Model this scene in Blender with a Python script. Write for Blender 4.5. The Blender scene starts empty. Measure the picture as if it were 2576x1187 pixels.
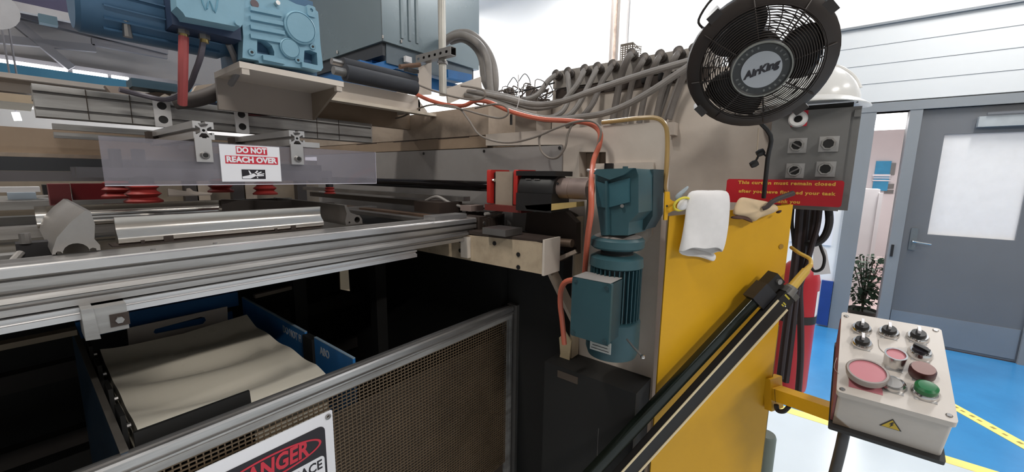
import bpy, bmesh, math, random
from mathutils import Vector, Matrix, noise
random.seed(7)
SC = bpy.context.scene
COL = SC.collection
PI = math.pi

# ---------------------------------------------------------------- camera
FPX = 1000.0                      # focal length in pixels of the 2576 x 1187 frame
YAW, PIT, ROL, EYE = math.radians(38.54), math.radians(8.73), math.radians(-.79), 1.62
_cy, _sy, _cp, _sp = math.cos(YAW), math.sin(YAW), math.cos(PIT), math.sin(PIT)
CF = Vector((_cy*_cp, _sy*_cp, -_sp))
_r0 = Vector((_sy, -_cy, 0)); _d0 = -_r0.cross(CF)
CR = math.cos(ROL)*_r0 + math.sin(ROL)*_d0
CD = -math.sin(ROL)*_r0 + math.cos(ROL)*_d0
CAM = Vector((0, 0, EYE))
cd = bpy.data.cameras.new('camera'); co = bpy.data.objects.new('camera', cd); COL.objects.link(co)
cd.sensor_fit = 'HORIZONTAL'; cd.sensor_width = 36; cd.lens = 36*FPX/2576; cd.clip_start = .05; cd.clip_end = 60
m = Matrix.Identity(4)
for i in range(3):
    m[i][0], m[i][1], m[i][2], m[i][3] = CR[i], -CD[i], -CF[i], CAM[i]
co.matrix_world = m
SC.camera = co

# ---------------------------------------------------------------- light, exposure
SC.view_settings.view_transform = 'Standard'
SC.view_settings.look = 'None'
SC.view_settings.gamma = 1
SC.view_settings.use_curve_mapping = False
SC.view_settings.exposure = 0.0
SC.cycles.use_denoising = True
SC.cycles.max_bounces = 8
SC.cycles.sample_clamp_indirect = 6
w = bpy.data.worlds.new('world'); SC.world = w; w.use_nodes = True
w.node_tree.nodes['Background'].inputs[0].default_value = (.8, .88, 1, 1)
w.node_tree.nodes['Background'].inputs[1].default_value = .1

def area(name, loc, sx, sy, e, col=(1, .97, .93), rot=(0, 0, 0)):
    l = bpy.data.lights.new(name, 'AREA'); l.shape = 'RECTANGLE'; l.size = sx; l.size_y = sy; l.energy = e; l.color = col
    o = bpy.data.objects.new(name, l); COL.objects.link(o); o.location = loc; o.rotation_euler = rot
    return o
# unseen overhead area lights, no housings; some added to brighten sheets and white wall
OVERHEAD_LIGHTS = [(-1.0, 1.2, 66), (-.6, -3.8, 150), (2.2, -3.8, 60), (4.2, -1.2, 88), (4.3, 2.6, 95), (4.3, 6.2, 175), (3.4, 7.9, 160), (1.0, 5.6, 60), (-1.8, 4.6, 34)]
LZ = 4.55
for i, (lx, ly, le) in enumerate(OVERHEAD_LIGHTS):
    area('unseen_overhead_light', (lx, ly, LZ-.06), 1.25, .22, le, (1, .955, .89) if lx < 2 else (1, .98, .95))
# the corridor behind the doors
area('corridor_light', (7.0, -.8, 2.62), 1.4, .6, 60, (1, .99, .97))

# ---------------------------------------------------------------- helpers
def lin(h):
    if isinstance(h, str):
        h = h.lstrip('#'); c = [int(h[i:i+2], 16)/255 for i in (0, 2, 4)]
    else: c = h
    return tuple(x/12.92 if x <= .04045 else ((x+.055)/1.055)**2.4 for x in c)+(1,)

def ray(px, py): return CF + CR*((px-1288)/FPX) + CD*((py-593.5)/FPX)
def at(px, py, x=None, y=None, z=None, d=None):
    """the point of the place seen at a photograph pixel, on a known plane of the place"""
    r = ray(px, py)
    k = x/r.x if x is not None else y/r.y if y is not None else (z-EYE)/r.z if z is not None else d
    return CAM + r*k
def on(px, py, p, n):
    r = ray(px, py); return CAM + r*((Vector(p)-CAM).dot(n)/r.dot(n))

MATS = {}
def mat(name, col, rough=.5, metal=0., var=.12, scale=6., bump=0., dirt=None, dirt_amt=0., spec=.5, coat=0., stretch=None, dscale=2.2):
    if name in MATS: return MATS[name]
    M = bpy.data.materials.new(name); M.use_nodes = True; MATS[name] = M
    nt = M.node_tree; b = nt.nodes['Principled BSDF']; L = nt.links.new
    c = lin(col)
    b.inputs['Roughness'].default_value = rough; b.inputs['Metallic'].default_value = metal
    b.inputs['Specular IOR Level'].default_value = spec
    if coat: b.inputs['Coat Weight'].default_value = coat
    tc = nt.nodes.new('ShaderNodeTexCoord'); vec = tc.outputs['Object']
    if stretch:
        mp = nt.nodes.new('ShaderNodeMapping'); mp.inputs['Scale'].default_value = stretch
        L(vec, mp.inputs['Vector']); vec = mp.outputs[0]
    nz = nt.nodes.new('ShaderNodeTexNoise'); nz.inputs['Scale'].default_value = scale; nz.inputs['Detail'].default_value = 6
    L(vec, nz.inputs['Vector'])
    rp = nt.nodes.new('ShaderNodeMapRange'); rp.inputs[1].default_value = .3; rp.inputs[2].default_value = .7
    rp.inputs[3].default_value = 1-var; rp.inputs[4].default_value = 1+var
    L(nz.outputs[0], rp.inputs[0])
    mx = nt.nodes.new('ShaderNodeVectorMath'); mx.operation = 'SCALE'; mx.inputs[0].default_value = c[:3]
    L(rp.outputs[0], mx.inputs['Scale'])
    out = mx.outputs[0]
    if dirt:
        n2 = nt.nodes.new('ShaderNodeTexNoise'); n2.inputs['Scale'].default_value = dscale; n2.inputs['Detail'].default_value = 8
        n2.inputs['Roughness'].default_value = .65
        L(vec, n2.inputs['Vector'])
        r2 = nt.nodes.new('ShaderNodeMapRange'); r2.inputs[1].default_value = .42; r2.inputs[2].default_value = .72
        r2.inputs[3].default_value = 0; r2.inputs[4].default_value = dirt_amt
        L(n2.outputs[0], r2.inputs[0])
        mc = nt.nodes.new('ShaderNodeMix'); mc.data_type = 'RGBA'
        L(r2.outputs[0], mc.inputs[0]); L(out, mc.inputs[6]); mc.inputs[7].default_value = lin(dirt); out = mc.outputs[2]
    L(out, b.inputs['Base Color'])
    rr = nt.nodes.new('ShaderNodeMapRange'); rr.inputs[3].default_value = max(.02, rough-.08); rr.inputs[4].default_value = min(1, rough+.1)
    L(nz.outputs[0], rr.inputs[0]); L(rr.outputs[0], b.inputs['Roughness'])
    if bump:
        bp = nt.nodes.new('ShaderNodeBump'); bp.inputs['Strength'].default_value = bump; bp.inputs['Distance'].default_value = .004
        L(nz.outputs[0], bp.inputs['Height']); L(bp.outputs[0], b.inputs['Normal'])
    return M
def emit(name, col, s):
    M = bpy.data.materials.new(name); M.use_nodes = True; nt = M.node_tree
    b = nt.nodes['Principled BSDF']; b.inputs['Base Color'].default_value = lin(col)
    b.inputs['Emission Color'].default_value = lin(col); b.inputs['Emission Strength'].default_value = s
    return M
def clear(name, tint, haze, gl=.06, hazecol='#b8b4bc', rough=.08, mottle=.4):
    """clear sheet plastic or glass: see-through with a little surface haze and gloss"""
    M = bpy.data.materials.new(name); M.use_nodes = True; nt = M.node_tree; nt.nodes.clear(); L = nt.links.new
    o = nt.nodes.new('ShaderNodeOutputMaterial'); t = nt.nodes.new('ShaderNodeBsdfTransparent'); t.inputs[0].default_value = lin(tint)
    d = nt.nodes.new('ShaderNodeBsdfDiffuse'); d.inputs[0].default_value = lin(hazecol)
    g = nt.nodes.new('ShaderNodeBsdfGlossy'); g.inputs['Roughness'].default_value = rough; g.inputs[0].default_value = (1, 1, 1, 1)
    nz = nt.nodes.new('ShaderNodeTexNoise'); nz.inputs['Scale'].default_value = 9
    tc = nt.nodes.new('ShaderNodeTexCoord'); L(tc.outputs['Object'], nz.inputs['Vector'])
    r = nt.nodes.new('ShaderNodeMapRange'); r.inputs[1].default_value = .3; r.inputs[2].default_value = .7
    r.inputs[3].default_value = haze*(1-mottle); r.inputs[4].default_value = haze*(1+mottle); L(nz.outputs[0], r.inputs[0])
    m1 = nt.nodes.new('ShaderNodeMixShader'); L(r.outputs[0], m1.inputs[0]); L(t.outputs[0], m1.inputs[1]); L(d.outputs[0], m1.inputs[2])
    m2 = nt.nodes.new('ShaderNodeMixShader'); m2.inputs[0].default_value = gl; L(m1.outputs[0], m2.inputs[1]); L(g.outputs[0], m2.inputs[2])
    L(m2.outputs[0], o.inputs[0]); MATS[name] = M
    return M

def tag(o, label=None, cat=None, group=None, kind=None):
    if label: o['label'] = label
    if cat: o['category'] = cat
    if group: o['group'] = group
    if kind: o['kind'] = kind
    return o
def thing(name, label, cat, loc=(0, 0, 0), M=None, group=None):
    o = bpy.data.objects.new(name, None); COL.objects.link(o); o.empty_display_size = .05
    o.matrix_world = M if M is not None else Matrix.Translation(Vector(loc))
    return tag(o, label, cat, group)
def wm(o):
    return o.matrix_basis if o.parent is None else wm(o.parent) @ o.matrix_basis
def O(name, bm, mt, par=None, bev=0., local=False, label=None, ang=.6, kind=None, seg=1):
    """link a bmesh as one mesh object; world coordinates go into the parent's frame unless local"""
    if bev:
        es = [e for e in bm.edges if e.is_manifold and e.calc_face_angle(0) > .5]
        if es: bmesh.ops.bevel(bm, geom=es, offset=bev, segments=seg, affect='EDGES', profile=.6, clamp_overlap=True)
    bmesh.ops.recalc_face_normals(bm, faces=bm.faces[:])
    if par is not None and not local: bm.transform(wm(par).inverted())
    me = bpy.data.meshes.new(name); bm.to_mesh(me); bm.free()
    for p in me.polygons: p.use_smooth = True
    me.set_sharp_from_angle(angle=ang)
    me.materials.append(mt)
    o = bpy.data.objects.new(name, me); COL.objects.link(o)
    if par is not None: o.parent = par
    if label: o['label'] = label
    if kind: o['kind'] = kind
    return o
def S(name, bm, mt, bev=0., par=None):
    o = O(name, bm, mt, par, bev)
    if par is None: o['kind'] = 'structure'
    return o
def T(name, label, cat, bm, mt, bev=0., group=None, ang=.6):
    return tag(O(name, bm, mt, None, bev, ang=ang), label, cat, group)
def B(): return bmesh.new()
def box(bm, lo, hi, M=None):
    lo, hi = Vector(lo), Vector(hi)
    vs = [bm.verts.new((x, y, z)) for z in (lo.z, hi.z) for y in (lo.y, hi.y) for x in (lo.x, hi.x)]
    if M is not None:
        for v in vs: v.co = M @ v.co
    for f in ((0, 2, 3, 1), (4, 5, 7, 6), (0, 1, 5, 4), (1, 3, 7, 5), (3, 2, 6, 7), (2, 0, 4, 6)):
        bm.faces.new([vs[i] for i in f])
    return bm
def cbox(bm, c, s, M=None):
    c, s = Vector(c), Vector(s)/2
    return box(bm, c-s, c+s, M)
def frame(o, x, y):
    x = Vector(x).normalized(); z = x.cross(Vector(y)).normalized(); y = z.cross(x)
    M = Matrix.Identity(4)
    for i in range(3): M[i][0], M[i][1], M[i][2], M[i][3] = x[i], y[i], z[i], o[i]
    return M
def axis(o, z, up=(0, 0, 1)):
    z = Vector(z).normalized(); up = Vector(up)
    if abs(z.dot(up)) > .98: up = Vector((1, 0, 0))
    x = up.cross(z).normalized(); return frame(o, x, z.cross(x))
def beam(bm, p0, p1, w, h, up=(0, 0, 1)):
    p0, p1 = Vector(p0), Vector(p1); M = axis(p0, p1-p0, up)
    return box(bm, (-w/2, -h/2, 0), (w/2, h/2, (p1-p0).length), M)
def cyl(bm, p0, p1, r, r2=None, n=16):
    p0, p1 = Vector(p0), Vector(p1); M = axis(p0, p1-p0); r2 = r if r2 is None else r2; l = (p1-p0).length
    a = [bm.verts.new(M @ Vector((r*math.cos(t), r*math.sin(t), 0))) for t in [2*PI*k/n for k in range(n)]]
    b = [bm.verts.new(M @ Vector((r2*math.cos(t), r2*math.sin(t), l))) for t in [2*PI*k/n for k in range(n)]]
    for k in range(n): bm.faces.new((a[k], a[(k+1) % n], b[(k+1) % n], b[k]))
    bm.faces.new(a[::-1]); bm.faces.new(b)
    return bm
def lathe(bm, prof, M, n=24, close=False):
    rings = []
    for r, z in prof:
        rings.append([bm.verts.new(M @ Vector((r*math.cos(2*PI*k/n), r*math.sin(2*PI*k/n), z))) for k in range(n)] if r > 1e-6 else [bm.verts.new(M @ Vector((0, 0, z)))])
    prs = list(zip(rings, rings[1:])) + ([(rings[-1], rings[0])] if close else [])
    for a, b in prs:
        for k in range(n):
            q = (k+1) % n
            if len(a) > 1 and len(b) > 1: bm.faces.new((a[k], a[q], b[q], b[k]))
            elif len(a) > 1: bm.faces.new((a[k], a[q], b[0]))
            elif len(b) > 1: bm.faces.new((a[0], b[q], b[k]))
    return bm
def smooth(pts, k=6, closed=False):
    P = [Vector(p) for p in pts]; out = []; n = len(P)
    if k <= 1: return P
    rng = range(n if closed else n-1)
    for i in rng:
        g = (lambda j: P[j % n]) if closed else (lambda j: P[max(0, min(n-1, j))])
        p0, p1, p2, p3 = g(i-1), g(i), g(i+1), g(i+2)
        for s in range(k):
            t = s/k
            out.append(.5*((2*p1)+(p2-p0)*t+(2*p0-5*p1+4*p2-p3)*t*t+(3*p1-p0-3*p2+p3)*t**3))
    if not closed: out.append(P[-1])
    return out
def tube(bm, pts, r, n=8, k=6, closed=False, cap=True):
    P = smooth(pts, k, closed); N = len(P); rings = []; u = None
    for i, p in enumerate(P):
        t = ((P[(i+1) % N]-P[i-1]) if closed else (P[min(i+1, N-1)]-P[max(i-1, 0)])).normalized()
        if u is None: u = t.orthogonal().normalized()
        u = (u-t*u.dot(t)).normalized(); v = t.cross(u)
        rr = r(i/(N-1)) if callable(r) else r
        rings.append([bm.verts.new(p+rr*(math.cos(2*PI*j/n)*u+math.sin(2*PI*j/n)*v)) for j in range(n)])
    for i in range(N if closed else N-1):
        a, b = rings[i], rings[(i+1) % N]
        for j in range(n): bm.faces.new((a[j], a[(j+1) % n], b[(j+1) % n], b[j]))
    if cap and not closed: bm.faces.new(rings[0][::-1]); bm.faces.new(rings[-1])
    return bm
def loft(bm, rings, cap=True, closed=True):
    R = [[bm.verts.new(p) for p in r] for r in rings]; n = len(R[0])
    for a, b in zip(R, R[1:]):
        for j in range(n if closed else n-1): bm.faces.new((a[j], a[(j+1) % n], b[(j+1) % n], b[j]))
    if cap and closed: bm.faces.new(R[0][::-1]); bm.faces.new(R[-1])
    return bm
def prism(bm, outer, d, M=None, holes=()):
    """2-D outline (with holes) in the frame M, extruded by d along its z"""
    t = bmesh.new(); es = []
    for loop in [outer]+list(holes):
        vs = [t.verts.new((p[0], p[1], 0)) for p in loop]
        es += [t.edges.new((vs[i], vs[(i+1) % len(vs)])) for i in range(len(vs))]
    if holes: fs = [g for g in bmesh.ops.triangle_fill(t, edges=es, use_beauty=True)['geom'] if isinstance(g, bmesh.types.BMFace)]
    else: fs = [t.faces.new(t.verts[:])]
    r = bmesh.ops.extrude_face_region(t, geom=fs)
    bmesh.ops.translate(t, vec=(0, 0, d), verts=[v for v in r['geom'] if isinstance(v, bmesh.types.BMVert)])
    mp = {v: bm.verts.new(M @ v.co if M is not None else v.co) for v in t.verts}
    for f in t.faces:
        try: bm.faces.new([mp[v] for v in f.verts])
        except ValueError: pass
    t.free(); return bm
def circ(r, n=24, c=(0, 0), ry=None, a0=0., a1=2*PI):
    ry = r if ry is None else ry; full = abs(a1-a0-2*PI) < 1e-6
    return [(c[0]+r*math.cos(a0+(a1-a0)*k/(n if full else n-1)), c[1]+ry*math.sin(a0+(a1-a0)*k/(n if full else n-1))) for k in range(n)]
def rrect(x0, y0, x1, y1, r, n=5):
    o = []
    for cx, cy, a in ((x1-r, y1-r, 0), (x0+r, y1-r, PI/2), (x0+r, y0+r, PI), (x1-r, y0+r, 3*PI/2)):
        o += [(cx+r*math.cos(a+PI/2*k/n), cy+r*math.sin(a+PI/2*k/n)) for k in range(n+1)]
    return o
# frames: FX looks along +X (u to the right, -Y; v up; w towards the viewer), FY looks along +Y
def FX(o=(0, 0, 0)): return frame(o, (0, -1, 0), (0, 0, 1))
def FY(o=(0, 0, 0)): return frame(o, (1, 0, 0), (0, 0, 1))
def EX(o=(0, 0, 0)): return frame(o, (0, 1, 0), (0, 0, 1))     # section (y,z) extruded along +X
def text(name, s, size, M, mt, par, off=0., ext=.0004, align='CENTER', shear=0., space=1., sx=1., fit=None):
    c = bpy.data.curves.new('font', 'FONT'); c.body = s; c.size = size; c.align_x = align; c.align_y = 'CENTER'
    c.offset = off; c.extrude = ext; c.shear = shear; c.space_character = space; c.resolution_u = 3
    t = bpy.data.objects.new('font', c); COL.objects.link(t)
    dg = bpy.context.evaluated_depsgraph_get(); me = bpy.data.meshes.new_from_object(t.evaluated_get(dg))
    bpy.data.objects.remove(t); bpy.data.curves.remove(c)
    if fit:
        xs = [v.co.x for v in me.vertices]; sx = fit/(max(xs)-min(xs)); me.transform(Matrix.Translation((-(max(xs)+min(xs))/2, 0, 0)))
    me.transform(M @ Matrix.Diagonal((sx, 1, 1, 1)))
    if par is not None: me.transform(wm(par).inverted())
    me.name = name; me.materials.clear(); me.materials.append(mt)
    o = bpy.data.objects.new(name, me); COL.objects.link(o); o.parent = par
    return o
def tslot(h=.02, s=.0042, l=.0045, c=.0095, b=.0045, k=.0065):
    q = [(h, h), (s, h), (s, h-l), (c, h-l), (c, h-l-.002), (b, k), (-b, k), (-c, h-l-.002), (-c, h-l), (-s, h-l), (-s, h)]
    o = []
    for i in range(4):
        a = PI/2*i; o += [(x*math.cos(a)-y*math.sin(a), x*math.sin(a)+y*math.cos(a)) for x, y in q]
    return o

# ---------------------------------------------------------------- materials
ALU = mat('worn_aluminium', '#bdbab8', .36, .85, .14, 5, .05, '#5d564f', .55, stretch=(1, 14, 14))
ALUY = mat('worn_aluminium_bars', '#b4b1af', .36, .8, .12, 9, .05, '#605a54', .5)
ALUD = mat('dull_aluminium', '#a5a3a1', .48, .55, .14, 7, .05, '#4c463f', .6, stretch=(1, 9, 9))
ALUB = mat('bright_aluminium', '#d6d4d4', .3, .85, .06, 8)
CHROME = mat('polished_bar', '#c9c3bc', .2, 1., .12, 4, .04, '#7a6248', .45, stretch=(1, 6, 6))
STEEL = mat('plain_steel', '#9b9896', .35, .9, .1, 12)
GALV = mat('galvanised_pipe', '#c4c1ba', .42, .6, .12, 12, 0, '#8c877c', .4)
BEIGE = mat('beige_machine_paint', '#cec3b8', .5, 0, .05, 3, .02, '#94857a', .35)
BEIGED = mat('soiled_beige_paint', '#ab9b8b', .55, 0, .12, 3, .03, '#5e5046', .65, dscale=4)
BEIGEB = mat('brown_beige_paint', '#97836f', .55, 0, .12, 3, .02, '#604a36', .5)
GREYP = mat('grey_plate', '#9a9694', .42, .2, .1, 2.5, .02, '#6a625c', .4)
CABG = mat('blue_grey_cabinet', '#76858c', .26, .1, .05, 2, .01)
CABD = mat('dark_cabinet_lip', '#33373d', .5, 0, .1, 3)
BLUE = mat('blue_paint', '#1f6db0', .42, 0, .1, 3, 0, '#26486b', .5)
BLUEG = mat('blue_guide_paint', '#2b73b4', .4, 0, .1, 4, 0, '#16293c', .5)
LBLUE = mat('light_blue_gearmotor', '#8ab3c6', .45, 0, .07, 5, .02, '#587f94', .45, dscale=5)
LBLUED = mat('blue_motor_body', '#4a6c8a', .45, .1, .08, 5)
TEAL = mat('teal_gearmotor', '#35555c', .42, 0, .1, 6, .03, '#26444c', .5, dscale=5)
TEALD = mat('dark_teal', '#2a4147', .5, 0, .12, 8, .02, '#1c2c30', .5)
DUST = mat('settled_dust', '#7d7672', .9, 0, .12, 20)
YEL = mat('yellow_paint', '#dfa813', .45, 0, .05, 2, .01, '#b07f12', .3)
RED = mat('red_paint', '#b52430', .35, 0, .05, 4)
REDB = mat('red_bracket', '#b8261f', .5, 0, .1, 6, 0, '#5f1812', .4)
DKRED = mat('dark_red_paint', '#5f1f24', .5, 0, .12, 6)
RSIL = mat('red_silicone', '#8e2e2a', .45, 0, .12, 8)
BLK = mat('black_paint', '#1c1a1a', .5, 0, .12, 6)
VOID = mat('black_steel_and_dark_fill', '#141312', .7, 0, .15, 4)  # black parts, and the added panels that darken the interior
FANB = mat('fan_black', '#342d2a', .42, .2, .1, 8)
RUB = mat('black_rubber', '#242123', .65, 0, .12, 8)
FOAM = mat('black_foam', '#34363c', .75, 0, .1, 20, .1)
DKBR = mat('greasy_brown_steel', '#3b302a', .6, .2, .25, 5, .05)
COND = mat('grey_conduit', '#8f8a86', .5, 0, .1, 10, 0, '#5d5751', .45, dscale=6)
CONDD = mat('dusty_conduit', '#77716d', .6, 0, .12, 10, 0, '#4c4640', .5, dscale=6)
CONN = mat('conduit_connector', '#5a5450', .45, .5, .15, 12)
WIRE = mat('grey_wire', '#7d746c', .55, 0, .1, 12)
ORG = mat('orange_cable', '#c6674f', .42, 0, .08, 12)
WHT = mat('white_plastic', '#e6e4e6', .4, 0, .03, 5)
SIGNW = mat('sign_white', '#f0eff4', .35, 0, .02, 4)
SIGNR = mat('sign_red', '#cf2f42', .4, 0, .03, 4)
SIGNK = mat('sign_black', '#1f1a22', .4, 0, .04, 4)
PENDM = mat('pendant_grey', '#cfc7c0', .42, 0, .04, 5, 0, '#a99d92', .3)
BOXG = mat('grey_steel_box', '#7e7d7c', .42, .3, .1, 4, .02, '#66635f', .5)
PLATE = mat('legend_plate', '#b5b3b2', .35, .5, .05, 8)
CHRM = mat('chrome_ring', '#d3d1cf', .18, 1., .04, 8)
PINK = mat('pink_button', '#c27a82', .4, 0, .04, 6)
GRN = mat('green_button', '#1d6b3d', .3, 0, .05, 6)
TAN = mat('tan_leather', '#cfb694', .8, 0, .1, 14, .1)
BROWN = mat('brown_lining', '#4a3128', .8, 0, .1, 14)
COTTON = mat('white_cotton', '#e9e6e6', .9, 0, .03, 40, .12)
SHEET = mat('beige_sheet_plastic', '#ddd5c5', .26, 0, .04, 3)
MESHW = mat('brown_wire_mesh', '#6b5a47', .5, .3, .15, 10)
CREAM = mat('cream_edge', '#d8c7a4', .5, 0, .06, 8)
FLOORW = mat('pale_floor_paint', '#c3ccd3', .22, 0, .04, 1.5)
FLOORB = mat('blue_floor_paint', '#3a86be', .22, 0, .07, 1.2, 0, '#2a5f95', .35)
TAPE = mat('yellow_tape', '#efd97c', .5, 0, .06, 5)
WALLW = mat('white_wall', '#f4f3f2', .7, 0, .015, 2)
WALLG = mat('grey_white_siding', '#cfd1d2', .55, 0, .02, 2)
DOORG = mat('grey_door_paint', '#6b6d71', .42, 0, .04, 2)
JAMB = mat('grey_frame_paint', '#84888c', .42, 0, .04, 2)
KICK = mat('kick_plate', '#878c92', .36, .3, .05, 3)
ROOF = mat('grey_roof_deck', '#8f8c8d', .7, 0, .06, 1.5)
TRUSS = mat('truss_paint', '#77757a', .6, 0, .08, 2)
CRANE = mat('teal_crane_beam', '#2f6b88', .5, 0, .1, 2)
LAMPM = emit('lamp_tube', '#ffffff', 6)
CORR = mat('corridor_wall', '#e6dfe0', .7, 0, .03, 2)
CORF = mat('corridor_floor', '#d9c4c2', .3, 0, .04, 2)
LEAF = mat('leaf', '#2f4a36', .5, 0, .25, 12)
ACR = clear('clear_guard_sheet', '#e6e4ea', .2, .05)
GLASS = clear('door_glass', '#f6f8fa', .5, .03, '#ffffff', .1, .04)
# ================================================================ the setting
fl = S('floor', box(B(), (-4, -6, -.1), (5.5, 9, 0)), FLOORB)
O('pale_floor_area', box(B(), (-3.9, -5.9, 0), (3.215, 8.9, .003)), FLOORW, fl)
S('ceiling', box(B(), (-4, -6, 4.9), (6.2, 9, 5.0)), WALLW)
S('wall_left', box(B(), (-4, 9, 0), (6.2, 9.1, 5)), mat('far_wall', '#a9a6a4', .7, 0, .05, 1))
S('wall_back', box(B(), (-4.1, -6, 0), (-4, 9, 5)), mat('grey_hall_wall', '#8d8a86', .7, 0, .05, 1))
S('wall_front', box(B(), (-4, -6.1, 0), (6.2, -6, 5)), mat('grey_hall_wall', '#8d8a86', .7, 0, .05, 1))
bm = B()
box(bm, (5.5, -.13, 0), (5.64, 9, 4.9)); box(bm, (5.5, -6, 0), (5.64, -1.55, 4.9)); box(bm, (5.5, -1.55, 2.29), (5.64, -.13, 4.9))
wr = S('wall_right', bm, WALLW)
for i in range(4):                                    # lap siding above the doors
    z0 = 2.385+i*.181
    prof = [(5.5, z0), (5.462, z0), (5.4665, z0+.1795), (5.5, z0+.1795)]
    bm = B(); prism(bm, [(p[0], p[1]) for p in prof], 4.6, frame((0, .6, 0), (1, 0, 0), (0, 0, 1)))
    O('siding_panel', bm, WALLG, wr)
O('cornice', box(B(), (5.44, -4, 3.109), (5.5, .6, 3.13)), JAMB, wr)
# door frame of grey steel
def trim(n, lo, hi, bev=.006): return S('trim_%d' % n, box(B(), lo, hi), JAMB, bev)
trim(1, (5.47, -.27, 0), (5.66, -.125, 2.29)); trim(2, (5.47, -.598, 0), (5.66, -.51, 2.29))
trim(3, (5.47, -1.56, 0), (5.66, -1.465, 2.29)); trim(4, (5.465, -1.57, 2.29), (5.66, -.11, 2.375))
bm = B(); box(bm, (5.462, -.548, .86), (5.47, -.528, .98))
O('strike_plate', bm, BLK, bpy.data.objects['trim_2'])
# the closed grey door with its glass
door = tag(bpy.data.objects.new('door_1', None), None, None, None, 'structure'); COL.objects.link(door); door.location = (5.53, -1.03, 0)
M = FX((5.55, -.598, 0))
O('leaf', prism(B(), [(0, .01), (.866, .01), (.866, 2.285), (0, 2.285)], .045, M, [[(.172, 1.105), (.72, 1.105), (.72, 2.05), (.172, 2.05)]]), DOORG, door, .003)
O('glass', prism(B(), [(.172, 1.105), (.72, 1.105), (.72, 2.05), (.172, 2.05)], .008, FX((5.535, -.598, 0))), GLASS, door)
O('kick_plate', prism(B(), [(.01, .03), (.855, .03), (.855, .31), (.01, .31)], .006, FX((5.505, -.598, 0))), KICK, door)
h = O('handle', prism(B(), rrect(.055, .94, .105, 1.16, .01), .012, FX((5.505, -.598, 0))), mat('handle_grey', '#767c80', .35, .5), door, .003)
tb = B(); tube(tb, [(5.5, -.678, 1.03), (5.455, -.678, 1.03), (5.45, -.72, 1.025), (5.45, -.80, 1.015)], .009, 8, 4)
O('lever', tb, CHRM, h)
c = O('door_closer', prism(B(), [(.36, 2.10), (.74, 2.10), (.74, 2.19), (.36, 2.19)], .06, FX((5.505, -.598, 0))), mat('closer_silver', '#b6bcc0', .35, .4), door, .006)
O('closer_arm', box(B(), (5.43, -1.35, 2.2), (5.46, -1.0, 2.22)), DOORG, c)
# white column and pipe on the far white wall
S('trim_5', box(B(), (5.40, 2.62, 0), (5.5, 2.84, 4.9)), mat('column_white', '#e9e2dd', .6, 0, .03), .004)
S('trim_6', box(B(), (5.43, 2.40, 0), (5.5, 2.50, 4.9)), mat('column_white2', '#e4deda', .6, 0, .03), .004)
T('rusty_drop_pipe', 'thin rusty drop pipe between the white wall columns', 'pipe', cyl(B(), (5.42, 2.555, 0), (5.42, 2.555, 4.89), .022, n=10), mat('rusty_pipe', '#a39184', .6, .2, .35, 14, 0, '#6a4b3a', .8))
# notices and the blue strip on the pale wall beside the door frame
for (a, b_, c_, d_, lb) in ((2046, 528, 2091, 618, 'white paper notice on the wall, the upper one behind the cables'),):
    p0, p1 = at(a, b_, x=5.49), at(c_, d_, x=5.49)
    T('paper_notice', lb, 'notice', box(B(), (5.488, p1.y, p1.z), (5.499, p0.y, p0.z)), SIGNW)
T('blue_wall_strip', 'dark blue upright strip on the wall beside the door frame', 'wall strip', box(B(), (5.46, -.12, .02), (5.499, -.02, .52)), mat('navy', '#1f3f86', .5))
# floor tapes
T('floor_tape', 'yellow floor tape bordering the pale walkway, running under the control pendant', 'floor tape', box(B(), (3.215, -3.9, .0005), (3.30, .55, .0045)), TAPE)
p, q = Vector((4.30, -.72, 0)), Vector((3.30, -1.42, 0)); dv = (q-p).normalized(); nv = Vector((-dv.y, dv.x, 0))*.042
bm = B(); prism(bm, [(p+nv)[:2], (p-nv)[:2], (q-nv)[:2], (q+nv)[:2]], .002, Matrix.Translation((0, 0, .001)))
tp = T('floor_tape', 'yellow floor tape with dark lettering slanting across the blue floor', 'floor tape', bm, TAPE)
for k, s in enumerate((-.42, -.36, -.31, -.25, -.2, -.12, -.05, .03, .1, .15, .2, .26)):
    O('faded_print', box(B(), (s-.012, -.008, 0), (s+.014, .008+.006*(k % 2), .0006), frame((p+q)/2+Vector((0, 0, .0032)), dv, Vector((-dv.y, dv.x, 0)))), mat('faded_ink', '#9a8a48', .6), tp)
# ---------------- corridor seen through the side opening and the door glass
S('wall_corridor', box(B(), (9.2, -4, 0), (9.3, 2, 2.75)), CORR)
S('floor_corridor', box(B(), (5.64, -4, -.05), (9.2, 2, .001)), CORF)
S('ceiling_corridor', box(B(), (5.64, -4, 2.7), (9.2, 2, 2.8)), WALLW)
S('wall_corridor_left', box(B(), (5.64, 1.9, 0), (9.2, 2.0, 2.7)), CORR)
S('wall_corridor_right', box(B(), (5.64, -4.0, 0), (9.2, -3.9, 2.7)), CORR)
p = at(2165, 300, x=6.6); q = at(2290, 345, x=6.6)
zc = at(2225, 312, x=7.6).z
t = thing('corridor_lamp', 'bright fluorescent lamp high in the corridor behind the door frame', 'lamp', (7.6, -.5, zc))
O('housing', box(B(), (7.55, -1.15, zc+.05), (7.95, .2, 2.699)), WHT, t)
for k in range(2): O('tube_lamp', cyl(B(), (7.58+.3*k, -1.12, zc+.0-.01*k), (7.58+.3*k, .17, zc+.0-.01*k), .045, n=12), LAMPM, t)
p = at(2205, 405, x=9.15); q = at(2232, 480, x=9.15)
T('blue_poster', 'bright blue poster with white lines on the corridor wall', 'poster', box(B(), (9.17, q.y, q.z), (9.199, p.y, p.z)), mat('poster_blue', '#3a9ac8', .5))
po = bpy.data.objects['blue_poster']
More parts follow.
